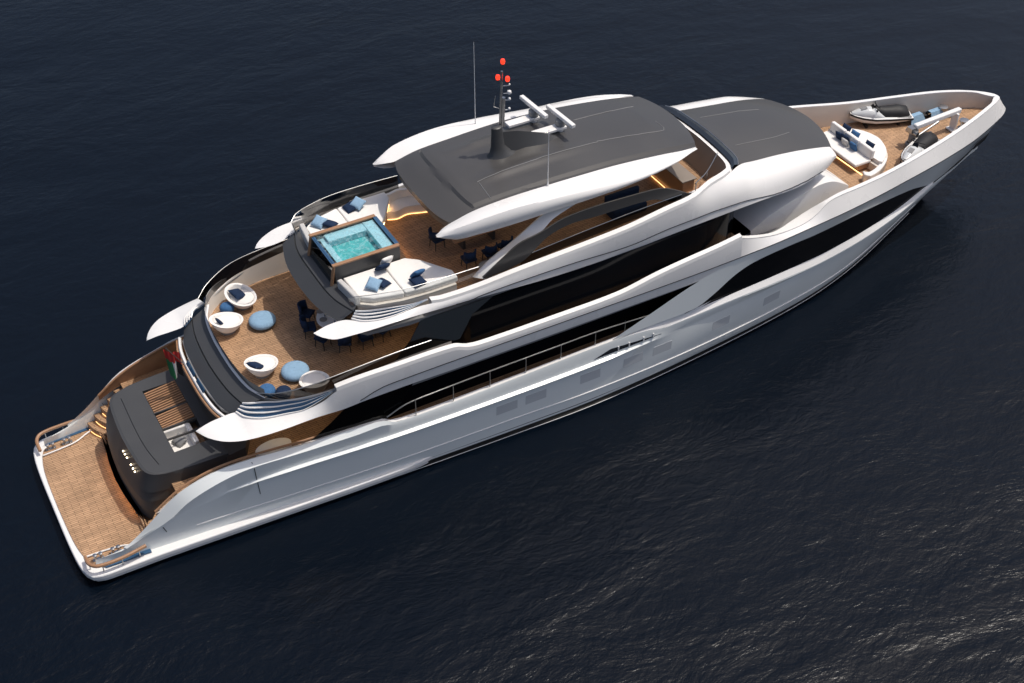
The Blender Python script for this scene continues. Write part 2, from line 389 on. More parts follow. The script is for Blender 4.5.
GT = [(26.6, -4.9, 3.3), (27.4, -4.9, 3.55), (29.2, -4.88, 4.58), (30.2, -4.84, 4.88), (32.2, -4.7, 4.93), (34.2, -4.42, 4.75), (38, -3.58, 4.28), (41.5, -2.74, 3.68), (43.8, -2.1, 2.9)]
for sgn in (1, -1):
    m = MB(); r0 = [(p[0], p[1] + .03, p[2] - .06) for p in SILL]; r1 = GT
    if sgn < 0: r0, r1 = mir(r0), mir(r1)
    m.grid([railx(r0, [26.7 + .29 * i for i in range(59)]), railx(r1, [26.7 + .29 * i for i in range(59)])]); m.build('bow_window', BLACKG, Y)
m = MB(); m.loft([SILO, [(25.6, -4.98, 3.1)] + SILL], 80); m.build('window_sill', WHITE, Y, split=True)
CAP = [(29.4, -4.9, 6.42), (30.2, -4.75, 6.05), (31.5, -4.68, 5.72), (33.0, -4.55, 5.6), (33.9, -4.42, 5.72), (34.75, -4.27, 6.1), (35.6, -4.13, 6.12), (36.8, -3.92, 5.98), (39, -3.5, 5.78), (41.8, -2.8, 5.55), (44.5, -2.13, 5.48), (46.36, -1.6, 5.46), (47.6, -1.16, 5.4), (48.5, -.78, 5.3), (49.1, -.48, 5.2), (49.5, -.2, 5.12), (49.58, 0, 5.1)]
KNB = [p for p in KNU if p[0] > 29.3]
CAPI = [(p[0] - (.2 if p[0] > 49 else 0), min(0, p[1] + (.2 if not 31.8 < p[0] < 34.5 else .5)), p[2]) for p in CAP]
CAPD = [(p[0], p[1], 4.3) for p in CAPI]
m = MB(); m.loft([KNB, CAP], 110); bw = m.build('bow_bulwark', WHITE, Y, sharp=30)
m = MB(); m.loft([CAP, [(p[0], p[1], p[2] + .05) for p in CAP], [(p[0], p[1], p[2] + .05) for p in CAPI], CAPI], 110); m.build('cap_rail', WHITE, bw, split=True)
m = MB(); m.loft([CAPI, CAPD], 110); m.build('inner_bulwark', BEIGE, bw, split=True)
m = MB()
for sgn in (1, -1): m.tube([(p.x, sgn * (p.y - .006), p.z) for p in resample(KNB, 120)[:112]], .02, 6)
m.build('knuckle_line', ANTIF, bw, split=True)
# anchor pocket and the small lamps along the stem
for sgn in (1, -1):
    m = MB(); m.slab([(x, sgn * y, z) for x, y, z in ((47.0, -1.55, 3.85), (48.3, -1.08, 3.85), (48.2, -1.02, 3.45), (47.1, -1.36, 3.4))], (0.0, .05 * sgn, 0)); m.build('anchor_pocket', ANTIF, Y)

# --- swim platform
half = [(-.38, 0), (-.37, -2.2), (-.3, -3.4), (-.16, -3.95), (.12, -4.25), (1.4, -4.33), (2.7, -4.36), (5.5, -4.5), (8.6, -4.66), (11, -4.78), (13.5, -4.82), (15, -4.6)]
hh = [(p[0], p[1], 0) for p in half]
out = ring([(p.x, p.y) for p in resample(hh, 60)])
m = MB(); m.prism([(x + (.12 if x < 1 else 0), y * .985) for x, y in out], .12, .30); m.prism(out, .30, .56)
plat = m.build('swim_platform', WHITE, Y, bevel=.06, seg=3)
th = [(-.2, 0, 0), (-.15, -2.1, 0), (0.0, -3.1, 0), (.25, -3.6, 0), (1.0, -3.75, 0), (2.4, -3.8, 0), (4.0, -3.85, 0)]
tp = ring([(p.x, p.y) for p in resample(th, 40)])
m = MB(); m.prism(tp, .50, .60); m.build('teak_deck', TEAK2, plat)
m = MB()                                                         # side decks hold teak margins, a blue glass gutter and bollards
for sgn in (1, -1):
    m.prism([(.35, sgn * 3.72), (2.35, sgn * 3.8), (2.35, sgn * 4.12), (.6, sgn * 4.02)], .595, .64)
m.build('blue_gutter', BLUEG, plat, split=True)
for sgn in (1, -1):
    m = MB(); m.tube([(.0, sgn * 3.3, .82), (.03, sgn * 3.85, .95), (.3, sgn * 4.13, .98), (1.2, sgn * 4.2, 1.0), (2.2, sgn * 4.1, 1.05)], .075, 8, True)
    g = m.build('side_rail', WOODR, plat)
    m = MB()
    for x, y in ((.03, 3.75), (.45, 4.1), (1.2, 4.15), (1.9, 4.08)): m.tube([(x, sgn * y, .55), (x, sgn * y, .98)], .025, 6)
    m.build('stanchion', STEEL, g, split=True)
    for x in (.45, 1.15):
        m = MB()
        for dx in (-.11, .11): m.lathe([(.06, .0), (.05, .06), (.045, .3), (.085, .26), (.085, .3), (.0, .33)], (x + dx, sgn * 3.45, .6), 12)
        m.box((x, sgn * 3.45, .62), (.42, .16, .04)); m.build('bollard', STEEL, plat)
    m = MB(); m.tube([(.05, sgn * 3.15, .66), (.9, sgn * 3.2, .66), (1.5, sgn * 3.3, .66), (2.0, sgn * 3.55, .66), (2.6, sgn * 3.75, .7)], .035, 8, True); m.build('coaming', WHITE, plat)
# curved step, LED under its nosing
ST0 = [(2.35, 0), (2.4, -1.0), (2.52, -2.0), (2.62, -2.75), (2.55, -3.1)]
def arc(o, k=0): return ring([(p.x + o, p.y) for p in resample([(a, b_, 0) for a, b_ in ST0], 16)])
m = MB(); m.prism(arc(0) + [(3.6, 3.2), (3.6, -3.2)], .6, .92); m.build('bench_step', TEAK2, plat, bevel=.03)
m = MB(); m.prism(arc(-.10) + [(3.5, 3.0), (3.5, -3.0)], .921, .975); m.build('bench_nosing', TEAK2, plat, bevel=.015)
m = MB(); P = resample([(2.315, 0, .89), (2.365, -1.0, .89), (2.47, -1.9, .89), (2.5, -2.1, .89)], 20); P = P + [Vector((p.x, -p.y, p.z)) for p in reversed(P[:-1])]
P.sort(key=lambda p: p.y); m.tube(P, .016, 5); m.build('led_strip', LEDS, plat)
# stairs, both sides
for sgn in (1, -1):
    for i in range(5):
        x0 = .34 * i; z = .92 + .33 * i
        fr = [(p.x, p.y) for p in resample([(2.18 + x0, 3.9 - .02 * i, 0), (2.28 + x0, 3.5, 0), (2.42 + x0, 3.2, 0), (2.72 + x0, 2.78, 0)], 10)]
        m = MB(); m.prism([(x, sgn * y) for x, y in fr] + [(4.7, sgn * 2.75), (4.7, sgn * 3.8)], z - .36, z); st = m.build('stair_tread', TEAK2, Y)
        m = MB(); m.tube([(x - .025, sgn * y, z - .29) for x, y in fr[1:-1]], .010, 5); m.build('led_strip', LED, st)

# --- beach club block
BT = [(2.92, 0), (2.96, -1.0), (3.05, -2.0), (3.18, -2.4), (3.45, -2.64), (4.0, -2.82), (5.0, -2.92), (6.2, -2.95)]
BB = [(2.42, 0), (2.47, -1.0), (2.6, -2.1), (2.74, -2.55), (3.0, -2.76), (4.0, -2.9), (5.0, -2.97), (6.2, -3.0)]
def z_(r, z, dx=0): return [(a + dx, b_, z) for a, b_ in r]
def mix(a, b_, t): return [(p[0] * (1 - t) + q[0] * t, p[1] * (1 - t) + q[1] * t) for p, q in zip(a, b_)]
rows = [z_(mix(BB, BT, .0), .85), z_(mix(BB, BT, .12), 1.35), z_(mix(BB, BT, .0), 1.37), z_(mix(BB, BT, .27), 1.8), z_(mix(BB, BT, .10), 1.82), z_(mix(BB, BT, .47), 2.25), z_(mix(BB, BT, .3), 2.27), z_(mix(BB, BT, .82), 2.88), z_(mix(BB, BT, .93), 3.06), z_(BT, 3.085, .08)]
m = MB(); m.span([r[::-1] for r in rows], 50)
block = m.build('beach_club', DARK2, Y, sharp=30)
WX0, WX1, WY0, WY1 = 4.45, 5.85, -1.85, 2.2          # the open well under the slats
topo = [(p.x + .08, p.y) for p in resample([(a, b_, 0) for a, b_ in BT], 50)]
m = MB(); full = ring(topo)
st = sorted([p for p in topo], key=lambda p: p[1])
# roof as four plates round the well
def clipx(a, c): return [p for p in topo if a <= p[0] <= c]
aft = [p for p in topo if p[0] <= WX0]
m.prism(ring(aft + [(WX0, aft[-1][1])]) , 2.96, 3.08)
sd = [p for p in topo if WX0 <= p[0]]
m.prism([(WX0, WY0), (WX0, -2.87)] + sd + [(6.28, WY0)], 2.96, 3.08)
m.prism([(WX0, WY1), (WX0, 2.87)] + [(x, -y) for x, y in sd] + [(6.28, WY1)], 2.96, 3.08)
m.prism([(WX1, WY0), (6.28, WY0), (6.28, WY1), (WX1, WY1)], 2.96, 3.08)
m.build('roof', DARK2, block)
m = MB(); m.box((5.15, .175, 2.1), (1.4, 4.05, .06)); m.build('well_floor', TEAK, block); m = MB(); m.box((5.15, .9, 2.9), (1.4, 2.6, .03)); m.build('slat_gap_shade', RUB, block)  # second box: added black sheet, stands in for the shade between the slats
m = MB()
for c_, z in (((WX0 - .02, .175, 2.45), (.03, 4.1, 1.1)), ((WX1 + .02, .175, 2.45), (.03, 4.1, 1.1)), ((5.15, WY0 - .02, 2.45), (1.4, .03, 1.1)), ((5.15, WY1 + .02, 2.45), (1.4, .03, 1.1))): m.box(c_, z)
m.build('well_wall', DARK2, block, split=True)
for (a, c) in ((.7, 2.15), (-.35, .6)):
    m = MB(); k = 10 if c - a > 1.2 else 7
    for i in range(k): m.box((5.15, a + (c - a) * (i + .5) / k, 3.06), (1.38, .07, .06), rz=.12)
    m.build('slat_panel', WOODR, block)
m = MB()
for y in (.65, -.4, -1.05): m.box((5.15, y, 3.07), (1.44, .06, .09))
m.build('beam', DARK, block, split=True)
m = MB(); m.tube([(3.55, 2.2, 3.09), (3.5, 0, 3.09), (3.55, -1.2, 3.09), (3.7, -2.2, 3.09)], .012, 4, True); m.build('seam', ANTIF, block)
for y in (-.42, -.62, -.85, -1.3, -1.55, -1.75):
    m = MB(); m.lathe([(.005, -.03), (.028, -.02), (.032, .02), (.005, .035)], (2.74 + .04 * abs(y), y, 2.72), 10); m.build('deck_lamp', SPOT, block)

# --- main deck
h = [(3.9, 0), (3.9, -3.9), (5.2, -4.1), (9, -4.42), (12.5, -4.72), (22, -4.9), (28, -4.9)]
m = MB(); m.prism(ring(h), 2.40, 2.5); m.build('main_deck', TEAK, Y)
IN = [(2.9, -3.8, 2.2), (3.94, -3.82, 2.88), (5.2, -3.88, 3.32), (6.6, -4.03, 3.5), (8.9, -4.28, 3.5), (12.15, -4.6, 3.58), (12.75, -4.66, 3.32), (18, -4.75, 3.34), (23, -4.8, 3.42), (28.4, -4.8, 3.46)]
m = MB(); m.loft([[p for p in TOP if 2.9 < p[0] < 27], IN], 60); m.build('bulwark_cap', WHITE, Y, split=True)
m = MB(); m.loft([IN, [(p[0], p[1] + .02, 2.4 if p[2] > 2.6 else 2.0) for p in IN]], 60); m.build('bulwark_lining', WOODR, Y, split=True)
for sgn in (1, -1):
    m = MB(); m.tube([(p[0], sgn * (p[1] + .04), p[2] + .09) for p in IN[:6]], .05, 8, True); m.build('cap_handrail', WOODR, Y)
    m = MB(); RP = [(12.35, -4.78, 3.72), (13.2, -4.8, 4.05), (14.6, -4.83, 4.15), (17.5, -4.86, 4.2), (20, -4.88, 4.2), (22.3, -4.88, 4.18), (25.4, -4.88, 3.95)]
    m.tube([(x, sgn * y, z) for x, y, z in RP], .026, 8, True); g = m.build('side_handrail', STEEL, Y)
    for x in (13.6, 15.3, 17.0, 18.7, 20.4, 22.1, 23.6):
        m = MB(); m.tube([(x, sgn * -4.84, 3.3), (x, sgn * -4.85, 4.17)], .02, 6); m.build('stanchion', STEEL, g, split=True)
m = MB(); m.prism(ring([(11.6, 0), (11.6, -3.0), (12.8, -3.7), (29.5, -3.7), (31.5, -3.0), (32.5, 0)]), 2.5, 4.86); m.build('saloon_glazing', BLACKG, Y)
for sgn in (1, -1):
    m = MB(); m.slab([(9.2, sgn * -4.33, 3.45), (12.25, sgn * -4.62, 3.5), (12.9, sgn * -4.7, 3.9), (13.6, sgn * -4.75, 4.95), (10.9, sgn * -4.6, 4.93), (10.1, sgn * -4.5, 4.2)], (0, .03 * sgn, 0)); m.build('side_screen', SMOKE, Y)
m = MB(); m.lathe([(.3, 0), (.34, .05), (.34, .45), (.3, .5), (0, .51)], (8.0, -3.35, 2.5), 24, 2.2, 1.2); m.build('curved_settee', WFAB, Y, sharp=50)
m = MB(); m.prism(ring([(6.2, 0), (6.2, -3.0), (7.0, -2.9), (7.4, -2.2), (7.5, 0)]), 2.5, 3.0); m.build('aft_console', DARK2, Y)

# lit downlights in the overhang ceilings
for sgn in (1, -1):
    for x, y, z in ((8.2, 2.2, 4.70), (9.6, 3.3, 4.70), (10.8, 3.7, 4.70), (8.2, 3.3, 4.70), (12.6, 2.6, 7.12), (13.8, 3.1, 7.12), (15.0, 3.2, 7.12)):
        m = MB(); m.lathe([(.02, -.03), (.11, -.03), (.13, 0), (.02, .01)], (x, sgn * y, z), 14); m.build('ceiling_light', CEIL, Y)

# --- upper deck: fascia, wings
R0 = [(5.2, -3.03, 4.86), (5.5, -3.6, 4.86), (6.0, -4.1, 4.86), (6.75, -4.42, 4.86), (7.95, -4.62, 4.92), (9.5, -4.7, 4.98), (10.55, -4.72, 4.92), (11.5, -4.8, 5.03), (13.2, -4.88, 5.1), (15.6, -4.93, 5.08), (20.3, -4.98, 5.05), (23.7, -5.0, 5.04), (27.3, -5.0, 5.02), (28.2, -5.0, 5.1), (29.4, -5.0, 5.45)]
R1 = [(5.2, -3.03, 4.9), (5.7, -2.97, 5.0), (6.25, -2.93, 5.03), (6.85, -2.98, 5.06), (7.05, -3.45, 5.08), (7.6, -3.87, 5.1), (8.5, -4.13, 5.14), (9.2, -4.33, 5.22), (9.9, -4.52, 5.5), (10.42, -4.66, 5.9), (12.97, -4.88, 6.1), (15.42, -4.95, 6.07), (16.02, -4.96, 5.83), (16.72, -4.97, 5.74), (19.92, -4.99, 5.70), (23.12, -5.0, 5.72), (25.02, -5.0, 6.02), (26.52, -4.99, 6.18), (28.2, -4.96, 6.3), (29.4, -4.92, 6.42)]
def xsamp(a, c, n): return [a + (c - a) * i / (n - 1) for i in range(n)]
xs = [5.2 + 3.3 * (i / 26) ** 1.3 for i in range(27)] + xsamp(8.62, 29.4, 150)
a0, a1 = railx(R0, xs), railx(R1, xs)
FL = [(11.3, -4.82, 5.12), (12.05, -4.86, 5.4), (12.6, -4.87, 5.5), (15.6, -4.94, 5.57), (20.3, -4.95, 5.54), (25.2, -4.96, 5.5), (27.3, -4.97, 5.48), (29.4, -5.0, 5.5)]
rows = []
for t in (0, .22, .45, .7, .9, 1):
    row = []
    for p, q, x in zip(a0, a1, xs):
        v = p.lerp(q, t); k = max(0, min(1, (x - 7) / 3)); v.y -= .02 * math.sin(math.pi * t) * k + .10 * math.sin(math.pi * t) * (1 - k) * max(0, min(1, (x - 5.4) / .6))
        row.append(v)
    rows.append(row)
m = MB(); m.grid(rows); m.grid([mir(r) for r in rows]); fas = m.build('upper_deck_fascia', WHITE, Y, sharp=30, split=True)
m = MB()
for sgn in (1, -1):
    pts = []
    for p in resample(FL, 90):
        i = min(range(len(xs)), key=lambda k: abs(xs[k] - p.x)); q0, q1 = a0[i], a1[i]; t = (p.z - q0.z) / max(.05, (q1.z - q0.z)); t = max(0, min(1, t))
        v = q0.lerp(q1, t); pts.append((p.x, sgn * (v.y - .02 * math.sin(math.pi * t) - .012), p.z))
    m.tube(pts, .018, 6)
m.build('fascia_line', ANTIF, Y, split=True)
xs2 = [x for x in xs if x > 10.4]; r1 = [q for q, x in zip(a1, xs) if x > 10.4]
m = MB(); rr = [r1, [(p[0], p[1] + .03, p[2] + .15) for p in r1], [(p[0], p[1] + .22, p[2] + .19) for p in r1], [(p[0], p[1] + .26, 5.0) for p in r1]]
m.grid(rr); m.grid([mir(r) for r in rr]); m.build('bulwark_cap', WHITE, Y, sharp=30, split=True)
# underside of the wings and overhang
DK = [(6.3, 0), (6.35, -1.2), (6.5, -2.3), (6.9, -2.95), (7.3, -3.5), (8.5, -4.1), (10.5, -4.45), (13, -4.6), (20, -4.72), (28.5, -4.75), (33, -4.3), (36, -3.6)]
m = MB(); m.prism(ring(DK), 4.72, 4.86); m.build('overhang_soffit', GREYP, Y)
# slanted aft faces in charcoal, with a groove between
A3 = [(7.42, 0, 5.5), (7.45, -1.1, 5.5), (7.62, -2.4, 5.5), (7.98, -3.25, 5.5)]
A2 = [(6.84, 0, 5.28), (6.88, -1.0, 5.28), (6.98, -2.0, 5.28), (7.2, -2.98, 5.28)]
A1 = [(6.36, 0, 4.9), (6.4, -1.0, 4.9), (6.5, -2.1, 4.9), (6.78, -2.9, 4.9)]
A0 = [(6.4, 0, 4.74), (6.44, -1.0, 4.74), (6.54, -2.1, 4.74), (6.82, -2.9, 4.74)]
m = MB(); m.span([off(A0)[::-1], A1[::-1], [(p[0] - .02, p[1], p[2] - .03) for p in A2][::-1]], 40); m.span([[(p[0] + .03, p[1], p[2] + .01) for p in A2][::-1], A3[::-1]], 40)
m.span([[(p[0] - .02, p[1], p[2] - .03) for p in A2][::-1], [(p[0] + .01, p[1], p[2] - .08) for p in A2][::-1], [(p[0] + .03, p[1], p[2] + .01) for p in A2][::-1]], 40)
aftf = m.build('aft_coaming', DARK2, Y, sharp=25)
A3b = [(p[0] + .12, p[1], 5.53) for p in A3]
m = MB(); m.span([A3[::-1], [(p[0], p[1], 5.53) for p in A3][::-1], A3b[::-1], [(p[0], p[1], 5.0) for p in A3b][::-1]], 40); m.build('coaming_cap', WHITE, aftf)
m = MB(); A4 = [(p[0] + .05, p[1], 5.53) for p in A3]; m.span([A4[::-1], [(p[0], p[1], 5.95) for p in A4][::-1]], 40); m.build('glass_balustrade', CLEAR, aftf)
# pale frame with blue glass lights below the aft coaming
fr = [(6.28, 0), (6.3, -1.0), (6.4, -2.0), (6.6, -2.75)]
m = MB()
P = resample([(a - .1, b_, 4.7) for a, b_ in fr], 24); P = sorted(P + [Vector((p.x, -p.y, p.z)) for p in P[1:]], key=lambda p: p.y)
m.tube(P, .07, 6); P2 = [Vector((p.x + .28, p.y, 4.62)) for p in P]
m.build('frame_edge', WHITE, aftf)
m = MB(); m.tube([Vector((p.x - .12, p.y, p.z - .1)) for p in P], .06, 6); m.build('frame_trim', WOODR, aftf)
m = MB()
for a, c in ((.1, 1.0), (-.2, -1.0)):
    m.slab([(6.22, a, 4.76), (6.30, a, 4.90), (6.30, c, 4.90), (6.22, c, 4.76)], (-.03, 0, .02))
m.build('aft_window', BLUEG, aftf, split=True)
# louvred blades on the upper wings
L2 = [(7.2, -2.95, 5.38), (7.4, -3.2, 5.5), (7.9, -3.42, 5.52), (8.45, -3.72, 5.54), (9.3, -4.12, 5.68), (10.5, -4.5, 5.84)]
L1 = [(6.85, -2.98, 5.06), (7.05, -3.45, 5.08), (7.6, -3.87, 5.1), (8.5, -4.13, 5.14), (9.2, -4.33, 5.22), (10.5, -4.5, 5.82)]
def louvre(lo, hi, parent):
    for sgn in (1, -1):
        A, B = resample(lo, 40), resample(hi, 40)
        if sgn < 0: A, B = [Vector(p) for p in mir(A)], [Vector(p) for p in mir(B)]
        m = MB(); m.grid([[p + Vector((0, .04 * sgn, -.04)) for p in A], [p + Vector((0, .04 * sgn, -.04)) for p in B]]); bg_ = m.build('blade_glass', BLADEG, parent)
        for k, t in enumerate((.06, .36, .66, .96)):
            pts = [a.lerp(c, t) + Vector((0, -.015 * sgn, .01)) for a, c in zip(A, B)]
            m = MB(); wd = .042
            n_ = len(pts); q = [(p, wd * max(.06, 1 - 1.15 * (i / (n_ - 1)) ** 1.6)) for i, p in enumerate(pts)]
            m.tube(pts, [w_ for _, w_ in q], 8); m.build('blade', WHITE, bg_)
louvre(L1, L2, Y)
# floor
UF = [(7.5, 0), (7.55, -1.1), (7.72, -2.4), (8.1, -3.25), (8.6, -3.7), (9.6, -4.15), (10.6, -4.35), (13, -4.42), (20, -4.5), (29.2, -4.55), (30.6, -4.5)]
m = MB(); m.prism(ring(UF), 4.86, 5.0); m.build('upper_deck', TEAK, Y)
for sgn in (1, -1):                                              # inner side lining and glass rail of the aft upper deck
    P0 = [(8.05, -3.15, 5.0), (8.6, -3.68, 5.0), (9.6, -4.13, 5.0), (10.6, -4.34, 5.0), (13.0, -4.42, 5.0), (15.5, -4.44, 5.0)]
    P1 = [(8.0, -3.25, 5.55), (8.5, -3.75, 5.6), (9.5, -4.22, 5.75), (10.6, -4.4, 5.86), (13.0, -4.45, 6.15), (15.5, -4.46, 6.16)]
    P2 = [(7.7, -3.3, 5.95), (8.3, -3.85, 6.1), (9.4, -4.32, 6.35), (10.6, -4.45, 6.5), (13.0, -4.5, 6.62), (14.6, -4.5, 6.6)]
    if sgn < 0: P0, P1, P2 = mir(P0), mir(P1), mir(P2)
    m = MB(); m.grid([resample(P0, 40), resample(P1, 40)]); m.build('bulwark_lining', BEIGE, Y, split=True)
    m = MB(); m.grid([resample(P1, 40), resample(P2, 40)]); g = m.build('side_glass', SMOKE, Y)
    m = MB(); m.tube(P2, .02, 8, True); m.build('handrail', STEEL, g)
# sky lounge glazing
m = MB(); m.prism(ring([(15.6, 0), (15.6, -2.9), (16.6, -4.0), (27.6, -4.05), (29.4, -3.8), (30.4, -3.0), (30.9, -1.5), (31.1, 0)]), 5.0, 7.12); m.build('sky_lounge_glazing', BLACKG, Y)
for sgn in (1, -1):
    m = MB(); m.slab([(13.0, sgn * -4.42, 6.05), (15.9, sgn * -4.44, 6.1), (16.6, sgn * -4.2, 6.9), (17.6, sgn * -4.05, 7.3), (14.5, sgn * -3.85, 7.2), (13.9, sgn * -4.1, 6.6)], (0, .03 * sgn, 0)); m.build('side_screen', SMOKE, Y)

# --- forward house side, foredeck
m = MB(); m.prism(ring([(30.5, 0), (30.5, -4.6), (33, -4.4), (35, -4.05), (38, -3.5), (41.5, -2.68), (44.5, -1.86), (46.5, -1.25), (48.2, -.68), (49.1, -.3), (49.3, 0)]), 4.30, 4.42); fd = m.build('foredeck', TEAK2, Y)
T1 = [(31.3, -3.25, 5.1), (32.0, -3.3, 5.55), (32.8, -3.32, 5.88), (34.0, -3.3, 6.2), (35.0, -3.2, 6.32), (35.9, -3.1, 6.18), (36.9, -2.9, 5.6), (37.3, -2.8, 5.3)]
m = MB(); m.loft([[(p[0], p[1] - .08, 4.42) for p in T1], T1, [(p[0], p[1] + .06, p[2] + .03) for p in T1], [(p[0] - .1, p[1] + .9, p[2] + .12) for p in T1], [(p[0] - .3, 0, p[2] + .2) for p in T1]], 40); m.build('forward_trunk', WHITE, Y, sharp=30)
m = MB(); m.prism(ring([(36.0, 0), (36.5, -1.5), (36.3, -2.4)]) + [(32, 2.4), (32, -2.4)], 4.42, 5.5); m.build('trunk_front', WHITE, Y)

# --- sundeck: fascia, wings, brow that runs forward into the wheelhouse roof
S0 = [(10.33, -3.08, 7.66), (10.55, -3.42, 7.64), (10.93, -3.75, 7.63), (11.55, -3.95, 7.72), (12.4, -4.04, 7.74), (13.85, -4.06, 7.71), (17.05, -4.1, 7.52), (20.25, -4.1, 7.27), (23.75, -3.98, 7.1), (27.7, -3.96, 7.22), (31.0, -3.9, 7.25), (33.3, -3.7, 7.1), (34.8, -3.35, 7.08), (35.75, -2.95, 7.04), (36.2, -2.65, 7.08)]
S1 = [(10.33, -3.08, 7.7), (11.0, -2.93, 7.72), (11.67, -3.02, 7.76), (12.2, -3.45, 7.78), (12.83, -3.7, 7.78), (13.65, -3.8, 7.84), (14.45, -3.84, 7.9), (15.0, -3.92, 7.9), (15.42, -3.98, 7.86), (16.9, -4.02, 7.86), (18.9, -4.03, 7.98), (23.8, -4.02, 8.18), (26.0, -3.95, 8.40), (27.42, -3.85, 8.50), (28.5, -3.5, 8.62), (29.4, -3.3, 8.68), (30.4, -2.85, 8.66), (31.1, -2.5, 8.41), (33, -2.45, 8.19), (34.4, -2.45, 8.0), (36.1, -2.43, 7.62), (36.2, -2.45, 7.45)]
xs = [10.33 + 3.0 * (i / 24) ** 1.3 for i in range(25)] + xsamp(13.45, 36.18, 150)
a0, a1 = railx(S0, xs), railx(S1, xs)
rows = []
for t in (0, .15, .3, .5, .7, .85, 1):
    row = []
    for p, q, x in zip(a0, a1, xs):
        v = p.lerp(q, t); k = max(0, min(1, (x - 11) / 3)); f = max(0, min(1, (x - 27) / 4))
        v.y -= (.03 + .23 * f) * math.sin(math.pi * t) * max(.4, k); v.z += .30 * f * math.sin(math.pi * t) * min(1, (36.3 - x) / 2); row.append(v)
    rows.append(row)
m = MB(); m.grid(rows); m.grid([mir(r) for r in rows]); sfas = m.build('sundeck_fascia', WHITE, Y, sharp=30, split=True)
SL = [(15.95, -4.0, 7.2), (16.4, -4.03, 7.45), (16.95, -4.04, 7.6), (19.6, -4.06, 7.64), (21.5, -4.06, 7.58), (24.1, -4.06, 7.4), (26.3, -4.06, 7.56), (29.8, -4.04, 7.56), (31.9, -4.0, 7.28), (33.5, -3.75, 7.2), (35.0, -3.4, 7.15)]
m = MB()
for sgn in (1, -1):
    pts = []
    for p in resample(SL, 90):
        i = min(range(len(xs)), key=lambda k: abs(xs[k] - p.x)); col_ = [r[i] for r in rows]
        j = min(range(len(col_)), key=lambda k: abs(col_[k].z - p.z))
        best = None
        for q0, q1 in zip(col_, col_[1:]):
            if min(q0.z, q1.z) <= p.z <= max(q0.z, q1.z): best = q0.lerp(q1, (p.z - q0.z) / ((q1.z - q0.z) or 1)); break
        v = best or col_[j]; pts.append((p.x, sgn * (v.y - .012), v.z))
    m.tube(pts, .018, 6)
m.build('fascia_line', ANTIF, Y, split=True)
SF = [(11.6, 0), (11.65, -1.7), (12.0, -2.7), (12.7, -3.3), (14.5, -3.55), (27.5, -3.45), (29.2, -3.2), (30.1, -2.7), (30.5, -1.5), (30.6, 0)]
m = MB(); m.prism(ring(SF), 7.3, 7.45); sd = m.build('sun_deck', TEAK, Y)
US = [(11.5, 0), (11.55, -1.5), (11.8, -2.6), (11.95, -3.2), (12.3, -3.6), (14, -3.85), (20, -3.85), (30, -3.8), (33, -3.5), (35, -2.9), (35.9, -2.2), (36.1, 0)]
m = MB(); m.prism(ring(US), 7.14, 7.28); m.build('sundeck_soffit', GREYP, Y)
r1 = [q for q, x in zip(a1, xs) if 14.9 < x < 29.8]
m = MB(); rr = [r1, [(p[0], p[1] + .03, p[2] + .12) for p in r1], [(p[0], p[1] + .24, p[2] + .16) for p in r1], [(p[0], p[1] + .28, 7.4) for p in r1]]
m.grid(rr); m.grid([mir(r) for r in rr]); m.build('bulwark_cap', WHITE, Y, sharp=30, split=True)
# aft face of the sundeck, charcoal, grooved
B0 = [(11.55, 0, 7.3), (11.6, -1.2, 7.3), (11.7, -2.0, 7.3), (11.9, -2.8, 7.3)]
B1 = [(11.0, 0, 7.58), (11.06, -1.2, 7.58), (11.2, -2.0, 7.6), (11.48, -2.9, 7.66)]
B2 = [(11.62, 0, 7.98), (11.64, -1.2, 7.98), (11.74, -2.0, 7.98), (12.05, -2.95, 7.98)]
B3 = [(12.15, 0, 8.1), (12.15, -1.2, 8.1), (12.2, -2.0, 8.1), (12.35, -2.75, 8.1)]
m = MB(); m.span([B0[::-1], B1[::-1], [(p[0] - .02, p[1], p[2] - .02) for p in B2][::-1], [(p[0] + .01, p[1], p[2] - .06) for p in B2][::-1], [(p[0] + .04, p[1], p[2] + .01) for p in B2][::-1], B3[::-1]], 40)
saf = m.build('sundeck_coaming', DARK2, Y, sharp=25)
M2 = [(12.15, -2.98, 8.0), (12.55, -3.2, 8.0), (13.4, -3.45, 8.0), (14.2, -3.65, 8.0), (14.9, -3.7, 8.02)]
L1s = [(11.9, -3.1, 7.77), (12.2, -3.45, 7.78), (12.83, -3.7, 7.78), (13.65, -3.8, 7.84), (14.9, -3.75, 8.0)]
louvre(L1s, M2, Y)
